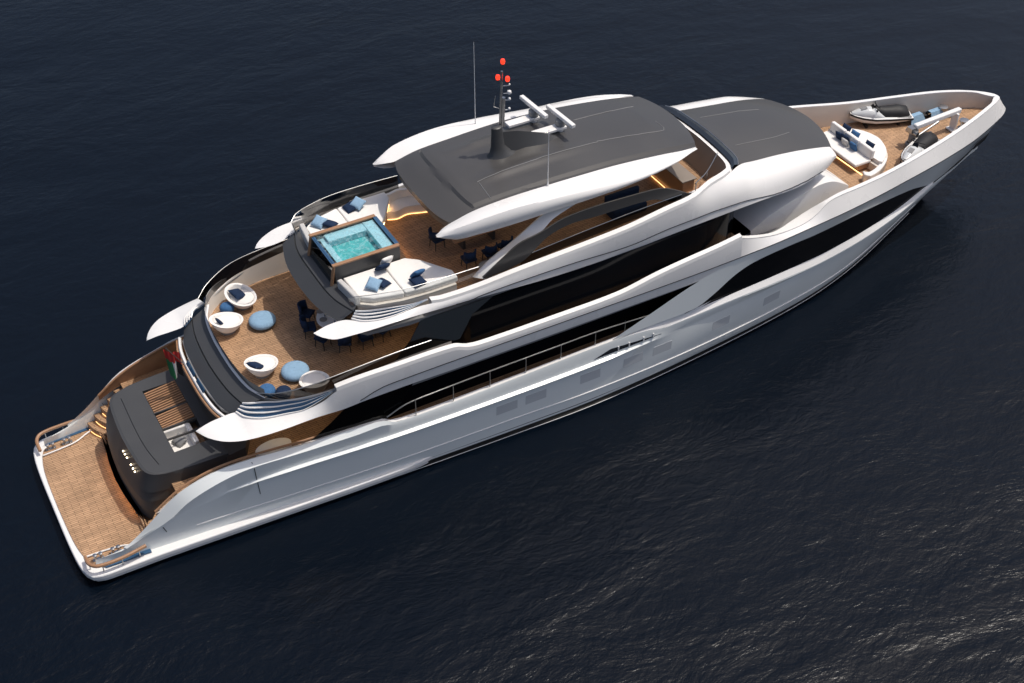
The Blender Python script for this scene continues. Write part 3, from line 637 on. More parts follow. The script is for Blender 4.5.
# raised pad plinths, coaming behind the pads
for sgn in (1, -1):
    m = MB(); pl = [(12.25, -1.25), (12.35, -2.7), (12.9, -3.12), (14.0, -3.4), (15.2, -3.5), (16.3, -3.5), (16.3, -2.9), (15.5, -1.7), (15.0, -1.25)]
    m.prism([(x, sgn * y) for x, y in pl], 7.46, 8.06); p_ = m.build('pad_plinth', BEIGE, Y)
    m = MB(); q = [(p[0] + (.02 if p[0] > 15 else 0), sgn * p[1], 7.53) for p in ((16.34, -2.85), (15.54, -1.66), (15.06, -1.2))]
    m.tube([(a, c, 8.0) for a, c, e in q], .014, 5); m.build('led_strip', LEDS, p_)
    G0 = [(12.05, -2.8, 8.1), (12.4, -3.0, 8.1), (13.0, -3.2, 8.1), (14.0, -3.5, 8.1), (15.5, -3.6, 8.05), (17.2, -3.6, 8.0)]
    G1 = [(11.95, -2.85, 8.62), (12.3, -3.12, 8.75), (13.0, -3.38, 8.78), (14.0, -3.6, 8.78), (15.5, -3.68, 8.75), (17.2, -3.68, 8.7)]
    if sgn < 0: G0, G1 = mir(G0), mir(G1)
    m = MB(); m.grid([resample(G0, 30), resample(G1, 30)]); g = m.build('glass_balustrade', CLEAR if sgn > 0 else SMOKE, Y)
    m = MB(); m.tube(G1, .016, 8, True); m.build('handrail', STEEL, g)
    m = MB(); m.box((12.28, sgn * 2.1, 8.25), (.22, 1.4, .42), rz=-.12 * sgn); m.build('seat_back', GFAB, Y, bevel=.05)

# --- hot tub
tub = MB()
x0, x1, yw, zt = 12.14, 14.9, 1.12, 8.98
tub.box(((x0 + x1) / 2, yw + .02, 8.25), (x1 - x0, .08, 1.3)); tub.box(((x0 + x1) / 2, -yw - .02, 8.25), (x1 - x0, .08, 1.3)); tub.box((x1 + .03, 0, 8.2), (.08, 2 * yw + .1, 1.35))
T = tub.build('hot_tub', DARK2, Y)
m = MB(); m.box(((x0 + x1) / 2, yw + .02, zt - .02), (x1 - x0 + .14, .17, .07)); m.box(((x0 + x1) / 2, -yw - .02, zt - .02), (x1 - x0 + .14, .17, .07))
for s_ in (1, -1): m.tube([(x0 + .0, s_ * (yw + .02), zt - .05), (x0 - .2, s_ * (yw + .02), 7.9)], .08, 4)
m.build('rim', WOODR, T, bevel=.01, split=True)
m = MB(); m.box((x1 + .02, 0, zt - .03), (.16, 2 * yw - .14, .05)); m.box((x0 + .05, 0, zt - .08), (.14, 2 * yw - .14, .05)); m.build('overflow_edge', BLUEG, T, split=True)
m = MB(); m.box((13.5, 0, 8.35), (2.7, 2.2, .04)); m.cur = 1; m.box((13.7, -.1, 8.0), (1.3, 1.3, .04)); m.cur = 0
m.v = []; m.f = []; m.m = []
m.cur = 0                                                         # shelf round a deeper well
for c_, z in (((12.45, 0, 8.55), (.5, 2.2, .3)), ((14.6, 0, 8.7), (.5, 2.2, .3)), ((13.5, .85, 8.68), (1.7, .55, .3)), ((13.5, -.98, 8.6), (1.7, .22, .3))): m.box(c_, z)
m.build('tub_seat', TUBW, T, bevel=.03, split=True)
m = MB(); m.box((13.5, -.1, 8.5), (2.4, 2.0, .06)); m.build('tub_floor', TUBD, T)
def pool_water():
    mm = bpy.data.materials.new('pool_water'); mm.use_nodes = True; n = mm.node_tree.nodes; l = mm.node_tree.links; n.clear()
    o = n.new('ShaderNodeOutputMaterial'); t = n.new('ShaderNodeBsdfTransparent'); t.inputs[0].default_value = (.80, .93, .94, 1)
    g = n.new('ShaderNodeBsdfGlossy'); g.inputs['Roughness'].default_value = .05; df = n.new('ShaderNodeBsdfDiffuse'); df.inputs[0].default_value = (.50, .68, .73, 1)
    tc = n.new('ShaderNodeTexCoord'); nz = n.new('ShaderNodeTexNoise'); nz.inputs['Scale'].default_value = 5.5; nz.inputs['Detail'].default_value = 5; nz.inputs['Distortion'].default_value = 1.2
    l.new(tc.outputs['Object'], nz.inputs['Vector'])
    bp = n.new('ShaderNodeBump'); bp.inputs['Strength'].default_value = .6; bp.inputs['Distance'].default_value = .05; l.new(nz.outputs['Fac'], bp.inputs['Height'])
    l.new(bp.outputs[0], g.inputs['Normal'])
    cr = n.new('ShaderNodeMapRange'); cr.inputs['From Min'].default_value = .48; cr.inputs['From Max'].default_value = .64; cr.inputs['To Max'].default_value = .3; l.new(nz.outputs['Fac'], cr.inputs['Value'])
    m1 = n.new('ShaderNodeMixShader'); l.new(cr.outputs['Result'], m1.inputs[0]); l.new(t.outputs[0], m1.inputs[1]); l.new(df.outputs[0], m1.inputs[2])
    f = n.new('ShaderNodeFresnel'); f.inputs[0].default_value = 1.33; l.new(bp.outputs[0], f.inputs['Normal'])
    m2 = n.new('ShaderNodeMixShader'); l.new(f.outputs[0], m2.inputs[0]); l.new(m1.outputs[0], m2.inputs[1]); l.new(g.outputs[0], m2.inputs[2]); l.new(m2.outputs[0], o.inputs[0]); return mm
m = MB(); m.add([(x0 + .1, -yw + .05, zt - .1), (x1 - .03, -yw + .05, zt - .1), (x1 - .03, yw - .05, zt - .1), (x0 + .1, yw - .05, zt - .1)], [[0, 1, 2, 3]]); m.build('tub_water', pool_water(), T)
m = MB(); m.slab([(x0, -yw, 8.92), (x0, yw, 8.92), (x0 - .17, yw, 8.0), (x0 - .17, -yw, 8.0)], (.04, 0, .01)); m.build('glass_front', TINT, T)
m = MB(); m.box((x0 + .25, 0, 8.3), (.1, 2.1, .8)); m.build('tub_back', TUBD, T)
m = MB()
for (a, c) in (((15.5, -1.05, 7.66), (15.5, 1.05, 7.66)),): m.tube([a, c], .015, 5)
m.build('led_strip', LEDS, T)
m = MB(); m.prism([(14.98, -1.3), (15.35, -1.1), (15.45, 0), (15.35, 1.1), (14.98, 1.3)], 7.46, 7.72); m.build('tub_step', TEAK, T)
m = MB(); m.prism([(15.0, -1.32), (15.42, -1.15), (15.54, 0), (15.42, 1.15), (15.0, 1.32)], 7.721, 7.76); m.build('step_nosing', TEAK, T)

# --- hardtop
HI = [(16.62, -2.5, 10.28), (17.6, -2.5, 10.5), (19.1, -2.5, 10.6), (21, -2.56, 10.64), (22.5, -2.58, 10.62), (24.3, -2.55, 10.52), (26.5, -2.5, 10.28), (28.0, -2.45, 10.05), (28.35, -2.4, 9.99)]
HO = [(15.8, -2.85, 10.14), (15.95, -2.95, 10.08), (16.25, -3.07, 10.0), (16.6, -3.2, 9.95), (17.3, -3.32, 9.98), (18.8, -3.42, 9.99), (20.5, -3.44, 10.0), (23.4, -3.42, 9.98), (25.3, -3.36, 10.06), (26.9, -3.08, 10.08), (27.8, -2.75, 10.06), (28.35, -2.45, 9.98)]
HM = [(15.8, -2.84, 10.16), (16.1, -3.0, 10.32), (17.0, -3.26, 10.56), (18.8, -3.38, 10.7), (20.9, -3.4, 10.58), (23.1, -3.36, 10.36), (25, -3.2, 10.26), (26.5, -2.95, 10.2), (27.6, -2.62, 10.1), (28.35, -2.44, 10.0)]
HB = [(15.8, -2.83, 10.1), (16.3, -2.7, 9.93), (17.3, -2.6, 9.88), (20, -2.6, 9.86), (25, -2.6, 9.9), (28.35, -2.42, 9.94)]
HIw = [(15.8, -2.83, 10.17), (16.2, -2.62, 10.24)] + HI
rowsH = []
o_, i_, b_2 = resample(HO, 90), resample(HIw, 90), resample(HB, 90)
h_m = resample(HM, 90)
for t in (0, .2, .45, .7, .9): rowsH.append([p.lerp(q, t) + Vector((0, -.10 * math.sin(math.pi * t), .02 * math.sin(math.pi * t))) for p, q in zip(o_, h_m)])
for t in (.0, .12, .35, .65, 1): rowsH.append([p.lerp(q, t) + Vector((0, 0, .05 * math.sin(math.pi * t))) for p, q in zip(h_m, i_)])
m = MB(); rr = [b_2] + rowsH; m.grid(rr); m.grid([mir(r) for r in rr]); m.build('hardtop_wing', WHITE, Y, sharp=50, split=True)
# crowned charcoal roof
def crown(p, t):      # t 0 at the border, 1 on the centreline
    return None
AFT = [(16.62, -2.5, 10.2), (16.42, -1.9, 10.2), (16.32, -.8, 10.2), (16.3, 0, 10.2)]
m = MB(); nx, ny = 120, 41; rows = []
hi = railx(HI, xsamp(16.62, 28.35, nx))
for j in range(ny):
    v = -1 + 2 * j / (ny - 1); row = []
    for i in range(nx):
        t = i / (nx - 1); e = hi[i]
        xa = 16.3 + .32 * v ** 4 + .0; xf = 28.87 - .5 * abs(v) ** 2.2
        x = xa + (xf - xa) * t; y = e.y * -v
        z = e.z + .16 * (1 - v * v) * min(1, t * 8) * min(1, (1 - t) * 6 + .25)
        # raised centre field and a stepped aft band
        g = 17.42 + .25 * v * v
        if x > g and abs(v) < .93: z += .09 * min(1, (x - g) / .06)
        for c0 in (-.45, .52): z += .10 * max(0, 1 - abs(v - c0 * (1 - (x - 18) * .02)) / .16) * max(0, min(1, (x - 18.2) / 1.5)) * max(0, min(1, (24.5 - x) / 3))
        row.append((x, y, z))
    rows.append(row)
m.grid(rows); m.span([[(p[0], p[1], p[2]) for p in [rows[0][0]] ], [(16.7, -2.5, 9.9)]] if False else [AFT[::-1], [(p[0] + .1, p[1], 9.95) for p in AFT][::-1]], 30) if False else None
roof = m.build('hardtop', DARK, Y, sharp=22)
m = MB(); per = [rows[j][0] for j in range(ny)] + rows[ny - 1][1:] + [rows[j][nx - 1] for j in range(ny - 2, -1, -1)] + rows[0][nx - 2:0:-1]
m.grid([per, [(x * .985 + .33, y * .98, 9.9) for x, y, z in per]], True); m.poly([(x * .985 + .33, y * .98, 9.9) for x, y, z in per]); m.build('headliner', DARK2, roof)
m = MB()                                                         # sunk joints on the roof
def onroof(x, y):
    best = min(((i, j) for j in range(ny) for i in range(nx)), key=lambda k: (rows[k[1]][k[0]][0] - x) ** 2 + (rows[k[1]][k[0]][1] - y) ** 2); p = rows[best[1]][best[0]]; return (x, y, p[2] + .006)
for ln in ([(24.3, -.95), (27.5, -1.15), (27.75, -.95), (27.68, -.3)], [(24.3, .95), (27.5, 1.15)], [(18.55, -1.3), (18.5, -2.3)], [(18.5, -1.2), (24.3, -1.0)]):
    m.tube([onroof(*p) for p in resample([(a, c, 0) for a, c in ln], 16, False) for p in [(p.x, p.y)]], .014, 4)
m.build('roof_joint', GREYP, roof, split=True)
for x in (18.6, 20.6, 22.8, 25.2):
    for y in (-1.7, 1.7):
        m = MB(); m.lathe([(.02, -.03), (.10, -.03), (.12, 0), (.02, .01)], (x, y, 9.88), 14); m.build('ceiling_light', CEIL, roof)
# struts and dark side screens under it
for sgn in (1, -1):
    up_ = [(17.2, -3.2, 7.85), (17.75, -3.15, 8.24), (18.32, -3.12, 8.55), (18.88, -3.1, 8.78), (19.72, -3.08, 9.25), (20.5, -3.05, 9.68), (21.1, -3.05, 9.85)]
    lo_ = [(17.55, -3.5, 7.82), (18.0, -3.5, 8.2), (18.45, -3.48, 8.48), (19.33, -3.46, 8.92), (20.2, -3.42, 9.18), (20.76, -3.36, 9.55), (22.1, -3.3, 9.95)]
    if sgn < 0: up_, lo_ = mir(up_), mir(lo_)
    A, B = resample(up_, 30), resample(lo_, 30); iv = Vector((0, .10 * sgn, -.05))
    m = MB(); m.grid([A, B, [p + iv for p in B], [p + iv for p in A], A]); m.build('hardtop_strut', WHITE, Y, sharp=30)
    up_ = [(17.46, -3.52, 7.95), (18.3, -3.53, 8.52), (19.12, -3.53, 9.02), (20.09, -3.52, 9.2), (21.15, -3.5, 9.5), (22.47, -3.5, 9.58), (24.16, -3.5, 9.52), (25.79, -3.5, 9.4), (26.41, -3.5, 9.18), (27.5, -3.5, 8.56)]
    lo_ = [(17.5, -3.52, 7.88), (18.71, -3.53, 7.95), (19.45, -3.53, 8.17), (19.94, -3.53, 8.55), (20.51, -3.52, 8.92), (21.49, -3.5, 9.12), (22.92, -3.5, 9.06), (23.89, -3.5, 9.05), (25.58, -3.5, 8.93), (26.63, -3.5, 8.48), (27.5, -3.5, 8.5)]
    if sgn < 0: up_, lo_ = mir(up_), mir(lo_)
    A, B = resample(up_, 50), resample(lo_, 50); iv = Vector((0, .07 * sgn, 0))
    m = MB(); m.grid([A, B, [p + iv for p in B], [p + iv for p in A], A]); m.build('side_fin', DARK, Y, sharp=30)
    g1 = [(19.2, -3.5, 8.3), (22, -3.5, 8.52), (25, -3.5, 8.68), (27, -3.5, 8.72)]; g0 = [(x, y, z - .42) for x, y, z in g1]
    if sgn < 0: g0, g1 = mir(g0), mir(g1)
    m = MB(); m.grid([resample(g0, 20), resample(g1, 20)]); m.build('side_glass', SMOKE, Y)
    m = MB(); m.tube(g1, .018, 6, True); m.build('handrail', STEEL, Y)
# windscreen round the fore end of the sundeck
W0 = [(27.6, -3.5, 8.55), (28.5, -3.45, 8.6), (29.3, -3.28, 8.66), (29.9, -2.95, 8.68), (30.16, -2.45, 8.68), (30.3, -1.3, 8.68), (30.36, 0, 8.68)]
m = MB(); m.span([[(p[0] - .55, p[1] * .86, 7.46) for p in W0], [(p[0] - .12, p[1] * .96, p[2] + .02) for p in W0]], 40); m.build('sundeck_lining', LINING, Y)
m = MB(); m.span([[(p[0] - .12, p[1] * .96, p[2] + .02) for p in W0], W0, [(p[0] + .12, p[1], p[2] - .06) for p in W0]], 40); m.build('windscreen_sill', WHITE, Y)
W1 = [(p[0] + .56, p[1] * .95, p[2] + .02) for p in W0[3:]]
m = MB(); m.span([[(p[0] + .10, p[1], p[2] + .03) for p in W0[3:]], [(p[0] + .3, p[1] * .97, p[2] + .12) for p in W0[3:]], W1], 40); ws = m.build('windscreen', SCREENG, Y)
h_ = resample(W1, 30); m = MB(); m.tube(h_ + [Vector((p.x, -p.y, p.z)) for p in reversed(h_[:-1])], .025, 6); m.build('top_rail', STEEL, ws)
for sgn in (1, -1):
    m = MB(); m.tube([(27.7, sgn * -3.45, 9.0), (28.6, sgn * -3.0, 9.02), (29.9, sgn * -2.0, 9.0)], .022, 6, True)
    for x, y in ((27.75, -3.45), (28.6, -3.05)): m.tube([(x, sgn * y, 8.4), (x, sgn * y, 9.02)], .02, 6)
    m.build('guard_rail', STEEL, Y)

# --- wheelhouse roof
m = MB(); nx, ny = 50, 31; rows2 = []
er = railx([(30.55, -2.52, 8.5), (31.1, -2.5, 8.41), (33, -2.45, 8.19), (34.4, -2.45, 8.0), (35.4, -2.44, 7.8), (36.12, -2.42, 7.6)], xsamp(30.6, 36.12, nx))
for j in range(ny):
    v = -1 + 2 * j / (ny - 1); row = []
    for i in range(nx):
        t = i / (nx - 1); e = er[i]; xa = 30.95 - .3 * v ** 4; xf = 36.75 - .63 * v * v
        row.append((xa + (xf - xa) * t, e.y * -v, e.z + .22 * (1 - v * v) * (1 - .6 * t)))
    rows2.append(row)
m.grid(rows2)
edge = [rows2[j][nx - 1] for j in range(ny)]
m.grid([edge, [(x + .03, y, z - .07) for x, y, z in edge], [(x - .15, y * .98, z - .35) for x, y, z in edge]])
wr = m.build('wheelhouse_roof', DARK, Y, sharp=22)
m = MB()
for sgn in (1, -1):
    m.tube([(x, y * sgn, z + .006) for x, y, z in [min((rows2[j][i] for j in range(ny) for i in range(nx)), key=lambda p: (p[0] - xx) ** 2 + (p[1] - yy) ** 2) for xx, yy in ((31.4, -1.35), (32.5, -1.3), (33.6, -1.25), (34.6, -1.1))]], .012, 4)
m.build('roof_joint', GREYP, wr, split=True)

# --- mast, radars, aerials
m = MB(); rows = []
for z, rx, ry, dx in ((10.75, .95, .5, .3), (10.95, .5, .32, .1), (11.3, .3, .22, -.02), (11.9, .25, .19, -.05), (12.2, .24, .18, -.06), (12.24, .18, .12, -.06)):
    rows.append([(20.15 + dx + rx * math.cos(a), .05 + ry * math.sin(a), z) for a in [2 * math.pi * k / 20 for k in range(20)]])
m.grid(rows, True); m.poly(rows[-1]); mast = m.build('mast', DARK2, Y, sharp=50)
m = MB(); m.grid([[(20.3, -.04, 10.7), (21.0, -.1, 10.7), (22.3, -.35, 10.7), (23.0, -.4, 10.7)], [(20.25, 0.05, 11.9), (21.0, .05, 11.75), (22.2, .05, 11.3), (22.9, .05, 10.9)], [(20.3, .14, 10.7), (21.0, .3, 10.7), (22.3, .75, 10.7), (23.0, .7, 10.7)]]); m.build('mast_fairing', DARK2, mast, sharp=60)
m = MB(); m.tube([(20.3, .15, 12.1), (20.4, .15, 14.6)], .05, 8); m.tube([(20.4, .15, 12.1), (20.46, .15, 13.4)], .09, 8); m.build('mast_pole', STEEL, mast)
for c_ in ((20.5, .25, 14.95), (20.3, .3, 14.28), (20.6, .05, 14.25)):
    m = MB(); m.lathe([(.005, -.1), (.075, -.09), (.095, 0), (.075, .09), (.005, .1)], c_, 14); m.build('navigation_light', REDL, mast); m = MB(); m.lathe([(.005, -.17), (.08, -.16), (.09, -.1), (.005, -.09)], c_, 12); m.build('lamp_base', DARK2, mast)
m = MB()
for z, r_ in ((13.95, .05), (13.6, .1), (13.3, .07), (12.85, .06)):
    m.tube([(20.45, .12, z), (20.66, .02, z)], .016, 6); m.lathe([(0.01, -r_), (r_ * .8, -r_ * .6), (r_, 0), (r_ * .8, r_ * .6), (0.01, r_)], (20.66, .02, z + .05), 10)
m.build('mast_sensor', WHITE, mast, split=True)
m = MB(); m.tube([(20.4, .1, 12.9), (20.1, .3, 13.0), (20.15, .25, 13.5)], .015, 5); m.build('mast_bracket', STEEL, mast)
def radar(cx, cy, rz):
    m = MB(); m.box((cx - .55, cy, 11.02), (1.5, .42, .12)); m.tube([(cx, cy, 10.7), (cx, cy, 11.05)], .15, 12); arm = m.build('radar_bracket', WHITE, Y, bevel=.02)
    m = MB(); m.lathe([(.18, 0), (.22, .05), (.22, .25), (.14, .33), (0, .34)], (cx, cy, 11.08), 16); m.build('radar_gearbox', GREYP, arm)
    m = MB(); m.box((cx, cy, 11.52), (.2, 1.95, .17), rz=rz); m.build('radar_scanner', WHITE, arm, bevel=.03)
radar(22.75, 1.65, .05); radar(23.35, .45, .05)
for (x, y, z0, z1) in ((20.62, 2.9, 10.45, 14.5), (20.95, -2.6, 10.55, 13.25)):
    m = MB(); m.lathe([(.05, 0), (.05, .12), (.02, .3), (.016, 1.5), (.009, z1 - z0)], (x, y, z0), 8); m.build('whip_aerial', WHITE, Y)
# --- foredeck fittings
m = MB()
for a, c in (((39.3, 1.2, 4.49), (39.38, -1.95, 4.49)), ((39.3, -2.06, 4.49), (38.1, -2.4, 4.49))): m.tube([a, c], .022, 6)
m.build('led_strip', LED, fd)
m = MB(); m.prism([(37.6, -2.5), (38.0, -2.6), (39.3, -2.15), (39.4, 2.15), (38.0, 2.6), (37.6, 2.5)], 4.0, 4.43 + .04); m.build('deck_step', TEAK2, fd)
# crane
cr = MB(); cr.lathe([(.3, 0), (.28, .1), (.2, .15), (.18, .7), (.24, .72), (.24, .85), (0, .86)], (43.35, -.55, 4.43), 18)
crane = cr.build('deck_crane', GREYP, Y)
m = MB(); m.box((44.85, -.55, 5.5), (3.1, .26, .26), rz=.04); m.build('crane_boom', WHITE, crane, bevel=.05)
m = MB(); m.tube([(43.5, -.7, 4.95), (44.8, -.7, 5.4)], .06, 8); m.tube([(43.3, -.9, 5.2), (43.2, -.25, 5.2)], .13, 10); m.box((43.15, -.6, 5.4), (.35, .36, .25)); m.build('crane_ram', STEEL, crane)
m = MB(); m.box((46.1, -.55, 4.95), (.12, .4, 1.0)); m.box((46.1, -.55, 4.48), (.4, .6, .08)); m.build('boom_rest', WHITE, crane, bevel=.02)
m = MB(); m.tube([(44.3, -.75, 4.43), (44.3, -.75, 4.75)], .1, 10); m.tube([(44.1, -1.0, 4.75), (44.5, -.6, 4.8)], .09, 8); m.build('crane_winch', STEEL, crane)
for sgn in (1, -1):
    wl_ = MB(); wl_.lathe([(.28, 0), (.26, .1), (.14, .16), (.14, .4), (.24, .45), (.24, .55), (0, .58)], (46.6, sgn * .75, 4.43), 16); wl_.build('windlass', STEEL, Y)
m = MB()
for x, y in ((45.0, 1.0), (46.2, .85)):
    m.grid([[(x - .5, y - .3, 4.45), (x + .5, y - .35, 4.45)], [(x - .4, y - .1, 4.85), (x + .3, y - .15, 4.9)], [(x - .4, y + .15, 4.85), (x + .3, y + .1, 4.9)], [(x - .5, y + .4, 4.45), (x + .5, y + .3, 4.45)]])
m.build('locker_cover', SKYB, Y, sharp=60, split=True)
m = MB()
for x, y in ((45.6, 1.1), (44.4, 1.35), (46.9, .55)): m.box((x, y, 4.55), (.55, .3, .22), rz=-.35)
m.build('anchor_chain_cover', RUB, Y, bevel=.05, split=True)

# ------------------------------------------------------------------ loose furniture and gear, each a thing of its own
def pillow_mb(w_, h, t, n=12):
    """a plump square cushion lying flat, sharp pinched corners"""
    m = MB(); top = []; bot = []
    for j in range(n + 1):
        ra = []; rb = []
        for i in range(n + 1):
            u = -1 + 2 * i / n; v = -1 + 2 * j / n
            f = (max(0, 1 - u ** 4) * max(0, 1 - v ** 4)) ** .6
            k = 1 - .07 * (1 - abs(u * v)) * (u * u + v * v) / 2
            ra.append((u * w_ / 2 * k, v * h / 2 * k, t / 2 * f)); rb.append((u * w_ / 2 * k, v * h / 2 * k, -t / 2 * f))
        top.append(ra); bot.append(rb)
    m.grid(top); m.grid(bot); return m
def cushion(name_mat, label, loc, rz=0.0, tilt=(0, 0), size=(.52, .52, .2), group=None):
    o = pillow_mb(*size).build('cushion', name_mat, None, sharp=80)
    o.location = loc; o.rotation_euler = (tilt[0], tilt[1], rz)
    return tag(o, label, 'cushion', group)

# --- egg armchairs on the upper deck aft
def make_armchair(label, loc, rz):
    t = thing('armchair', label, 'armchair', loc, rz, 'white tub armchairs on the upper deck')
    def shell(a, s, lo):
        """a: angle (0 = front), s: 0 base..1 rim"""
        back = .5 - .5 * math.cos(a)
        rim_z = .46 + .34 * back ** 1.3
        rx = .70 - .05 * back; ry = .60
        r = (.28 + .72 * s ** .62) - lo
        z = .07 + (rim_z - .07) * s ** 1.35
        return (r * rx * math.cos(a) - .06 * back * s, r * ry * math.sin(a), z)
    n = 40
    m = MB(); rows = [[shell(2 * math.pi * k / n, s / 10, 0) for k in range(n)] for s in range(11)]
    inn = [[shell(2 * math.pi * k / n, s / 10, .17) for k in range(n)] for s in range(10, 5, -1)]
    m.grid(rows + inn, True); m.poly(rows[0][::-1]); m.build('shell', WFAB, t, sharp=70)
    m = MB(); m.lathe([(.40, 0), (.50, .04), (.54, .10), (.50, .15), (.35, .18), (0, .19)], (.0, 0, .37), 32, 1.05, .92); m.build('seat_cushion', WFAB, t, sharp=80)
    m = MB(); m.lathe([(.3, 0), (.3, .05), (.26, .08), (0, .09)], (0, 0, 0), 24, 1.1, .95); m.build('base', GREYP, t)
    return t
c1 = make_armchair('white egg armchair by the port bulwark with navy cushion, farthest from the camera', (9.45, 3.1, 5.0), R(-62))
c2 = make_armchair('white egg armchair beside a small blue pouf at the port aft corner, back to rail', (8.35, 1.85, 5.0), R(8))
c3 = make_armchair('white egg armchair facing forward with navy cushion, near the starboard aft corner', (8.62, -1.35, 5.0), R(20))
c4 = make_armchair('white egg armchair half hidden behind the starboard glass rail', (10.05, -3.3, 5.0), R(80))
cushion(NAVY, 'navy cushion on the white armchair by the port bulwark', (9.36, 3.2, 5.62), R(25), (R(14), R(25)), (.66, .66, .2), group='cushions on the white armchairs')
cushion(NAVY, 'navy cushion leaning in the white armchair near the starboard aft corner', (8.36, -1.42, 5.62), R(28), (0, R(35)), (.62, .58, .2), group='cushions on the white armchairs')
cushion(NAVY, 'narrow navy cushion on the white armchair at the port aft corner', (8.06, 1.82, 5.6), R(8), (0, R(60)), (.5, .3, .14), group='cushions on the white armchairs')

def make_pouf(label, loc, r, h, m1, group, rz=0):
    t = thing('pouf', label, 'pouf', loc, rz, group)
    m = MB(); pr = []
    for k in range(13):
        a = -math.pi / 2 + math.pi * k / 12; pr.append((max(.0, r * (abs(math.cos(a)) ** .62)), h / 2 + h / 2 * math.sin(a)))
    pr = pr[1:-1]; pr = [(r * .55, 0.0)] + pr + [(r * .12, h + .004)]
    n = 72
    m.lathe(pr, (0, 0, 0), n, 1, 1, lambda a: 1 + .045 * abs(math.cos(13 * a)) - .02); m.build('cover', m1, t, sharp=80)
    m = MB(); m.lathe([(.05, 0), (.045, .012), (0, .016)], (0, 0, h), 14); m.build('button', m1, t)
    return t
make_pouf('large pale blue ribbed pouf between the two port armchairs', (9.75, 1.55, 5.0), .56, .42, SKYB, 'pale blue poufs')
make_pouf('large pale blue ribbed pouf beside the starboard armchairs', (9.72, -2.05, 5.0), .56, .42, SKYB, 'pale blue poufs')
BLUEF = mottle(mat('mid_blue_fabric', (0.05, 0.13, 0.27), .9, spec=.2), .25, 9, .05, .5, 140)
make_pouf('small blue ball pouf at the port aft corner between two armchairs', (8.75, 3.0, 5.0), .3, .46, BLUEF, 'small blue poufs')
make_pouf('small bright blue pouf against the starboard aft rail', (8.3, -2.62, 5.0), .34, .46, BLUEF, 'small blue poufs')
make_pouf('small dark navy pouf behind the starboard rail beside the bright blue one', (8.85, -2.98, 5.0), .31, .42, NAVY, 'small blue poufs')

# --- dining chairs and tables
def make_chair(label, loc, rz, group):
    t = thing('dining_chair', label, 'chair', loc, rz, group)
    m = MB(); m.box((0, 0, .45), (.52, .54, .11)); m.build('seat', NAVY, t, bevel=.035, seg=3)
    m = MB()
    rows = []
    for zz in (0, .2, .42):
        rows.append([(-.25 + .07 * math.cos(a * 1.6) * -1 + .30 * (abs(a) / 1.2) ** 2 * .5 - zz * .12, .29 * math.sin(a) / math.sin(1.2), .5 + zz) for a in [-1.2 + .2 * k for k in range(13)]])
    m.grid(rows); o = m.build('backrest', NAVY, t, sharp=80); sm = o.modifiers.new('th', 'SOLIDIFY'); sm.thickness = .07
    for x in (-.2, .2):
        for y in (-.2, .2):
            m = MB(); m.tube([(x, y, .42), (x * 1.15, y * 1.15, 0)], [.025, .017], 8); m.build('leg', RUB, t)
    return t
G1 = 'navy dining chairs round the upper deck table'
tx, ty = 13.0, -.35
spots = [(11.45, .8, 'navy dining chair under the overhang at the port end of the white dining table'),
         (11.2, -.05, 'navy dining chair at the aft end of the white dining table'),
         (11.4, -.95, 'navy dining chair at the aft starboard corner of the white table by the wing tip'),
         (12.1, -1.6, 'navy dining chair below the sundeck wing, aftmost on the starboard side of the table'),
         (12.95, -1.75, 'navy dining chair showing below the sundeck wing, middle of the three on the starboard side'),
         (13.75, -1.65, 'navy dining chair showing below the sundeck wing, foremost on the starboard side of the table')]
ch0 = None
for x, y, lb in spots:
    a = math.atan2((ty - y) * 1.4, tx - x)
    if ch0 is None: ch0 = make_chair(lb, (x, y, 5.0), a, G1); o = ch0
    else: o = copy_tree(ch0)
    o.location = (x, y, 5.0); o.rotation_euler = (0, 0, a); o['label'] = lb
t = thing('dining_table', 'white oval dining table laid with plates under the sundeck overhang', 'table', (tx, ty, 5.0))
m = MB(); m.lathe([(.9, .70), (1.0, .715), (1.0, .75), (.97, .765), (0, .765)], (0, 0, 0), 48, 1.52, 1.1); m.build('tabletop', WHITE, t)
m = MB(); m.lathe([(.4, 0), (.36, .04), (.14, .12), (.12, .6), (.3, .7)], (0, 0, 0), 24, 1.3, 1); m.build('pedestal', GREYP, t)
G3 = 'place settings on the white dining table'
for k, (x, y) in enumerate(((11.85, .25), (11.75, -.3), (11.95, -.85), (12.5, .35))):
    p_ = thing('plate', ['grey rimmed plate nearest the port chair on the dining table', 'grey rimmed plate at the aft end of the dining table', 'grey rimmed plate nearest the wing tip on the dining table', 'grey rimmed plate towards the middle of the dining table'][k], 'plate', (x, y, 5.766), 0, G3)
    m = MB(); m.lathe([(.09, 0), (.15, .015), (.16, .022), (.15, .024), (.09, .01), (0, .008)], (0, 0, 0), 20); m.build('dish', GREYP, p_)
    m = MB(); m.lathe([(.03, .0), (.035, .09), (.03, .1), (0, .1)], (.14, .16, 0), 10); m.build('glass', CLEAR, p_)
G2 = 'navy chairs round the sundeck table'
for x, y, a, lb in ((17.6, -2.05, 1.57, 'navy chair on the sundeck just forward of the hardtop wing tip'), (18.55, -2.1, 1.57, 'navy chair on the sundeck second from the hardtop wing tip'), (19.3, -2.05, 1.7, 'navy chair on the sundeck nearest the white hardtop strut'), (17.1, -.2, 0.1, 'navy chair on the sundeck in the shade at the aft edge of the hardtop')):
    o = copy_tree(ch0); o.location = (x, y, 7.45); o.rotation_euler = (0, 0, a); o['label'] = lb; o['group'] = G2
t = thing('dining_table', 'long table in the shade under the charcoal hardtop', 'table', (18.7, -.6, 7.45))
m = MB(); m.box((0, 0, .73), (2.6, 1.3, .06)); m.build('tabletop', WOODR, t, bevel=.02)
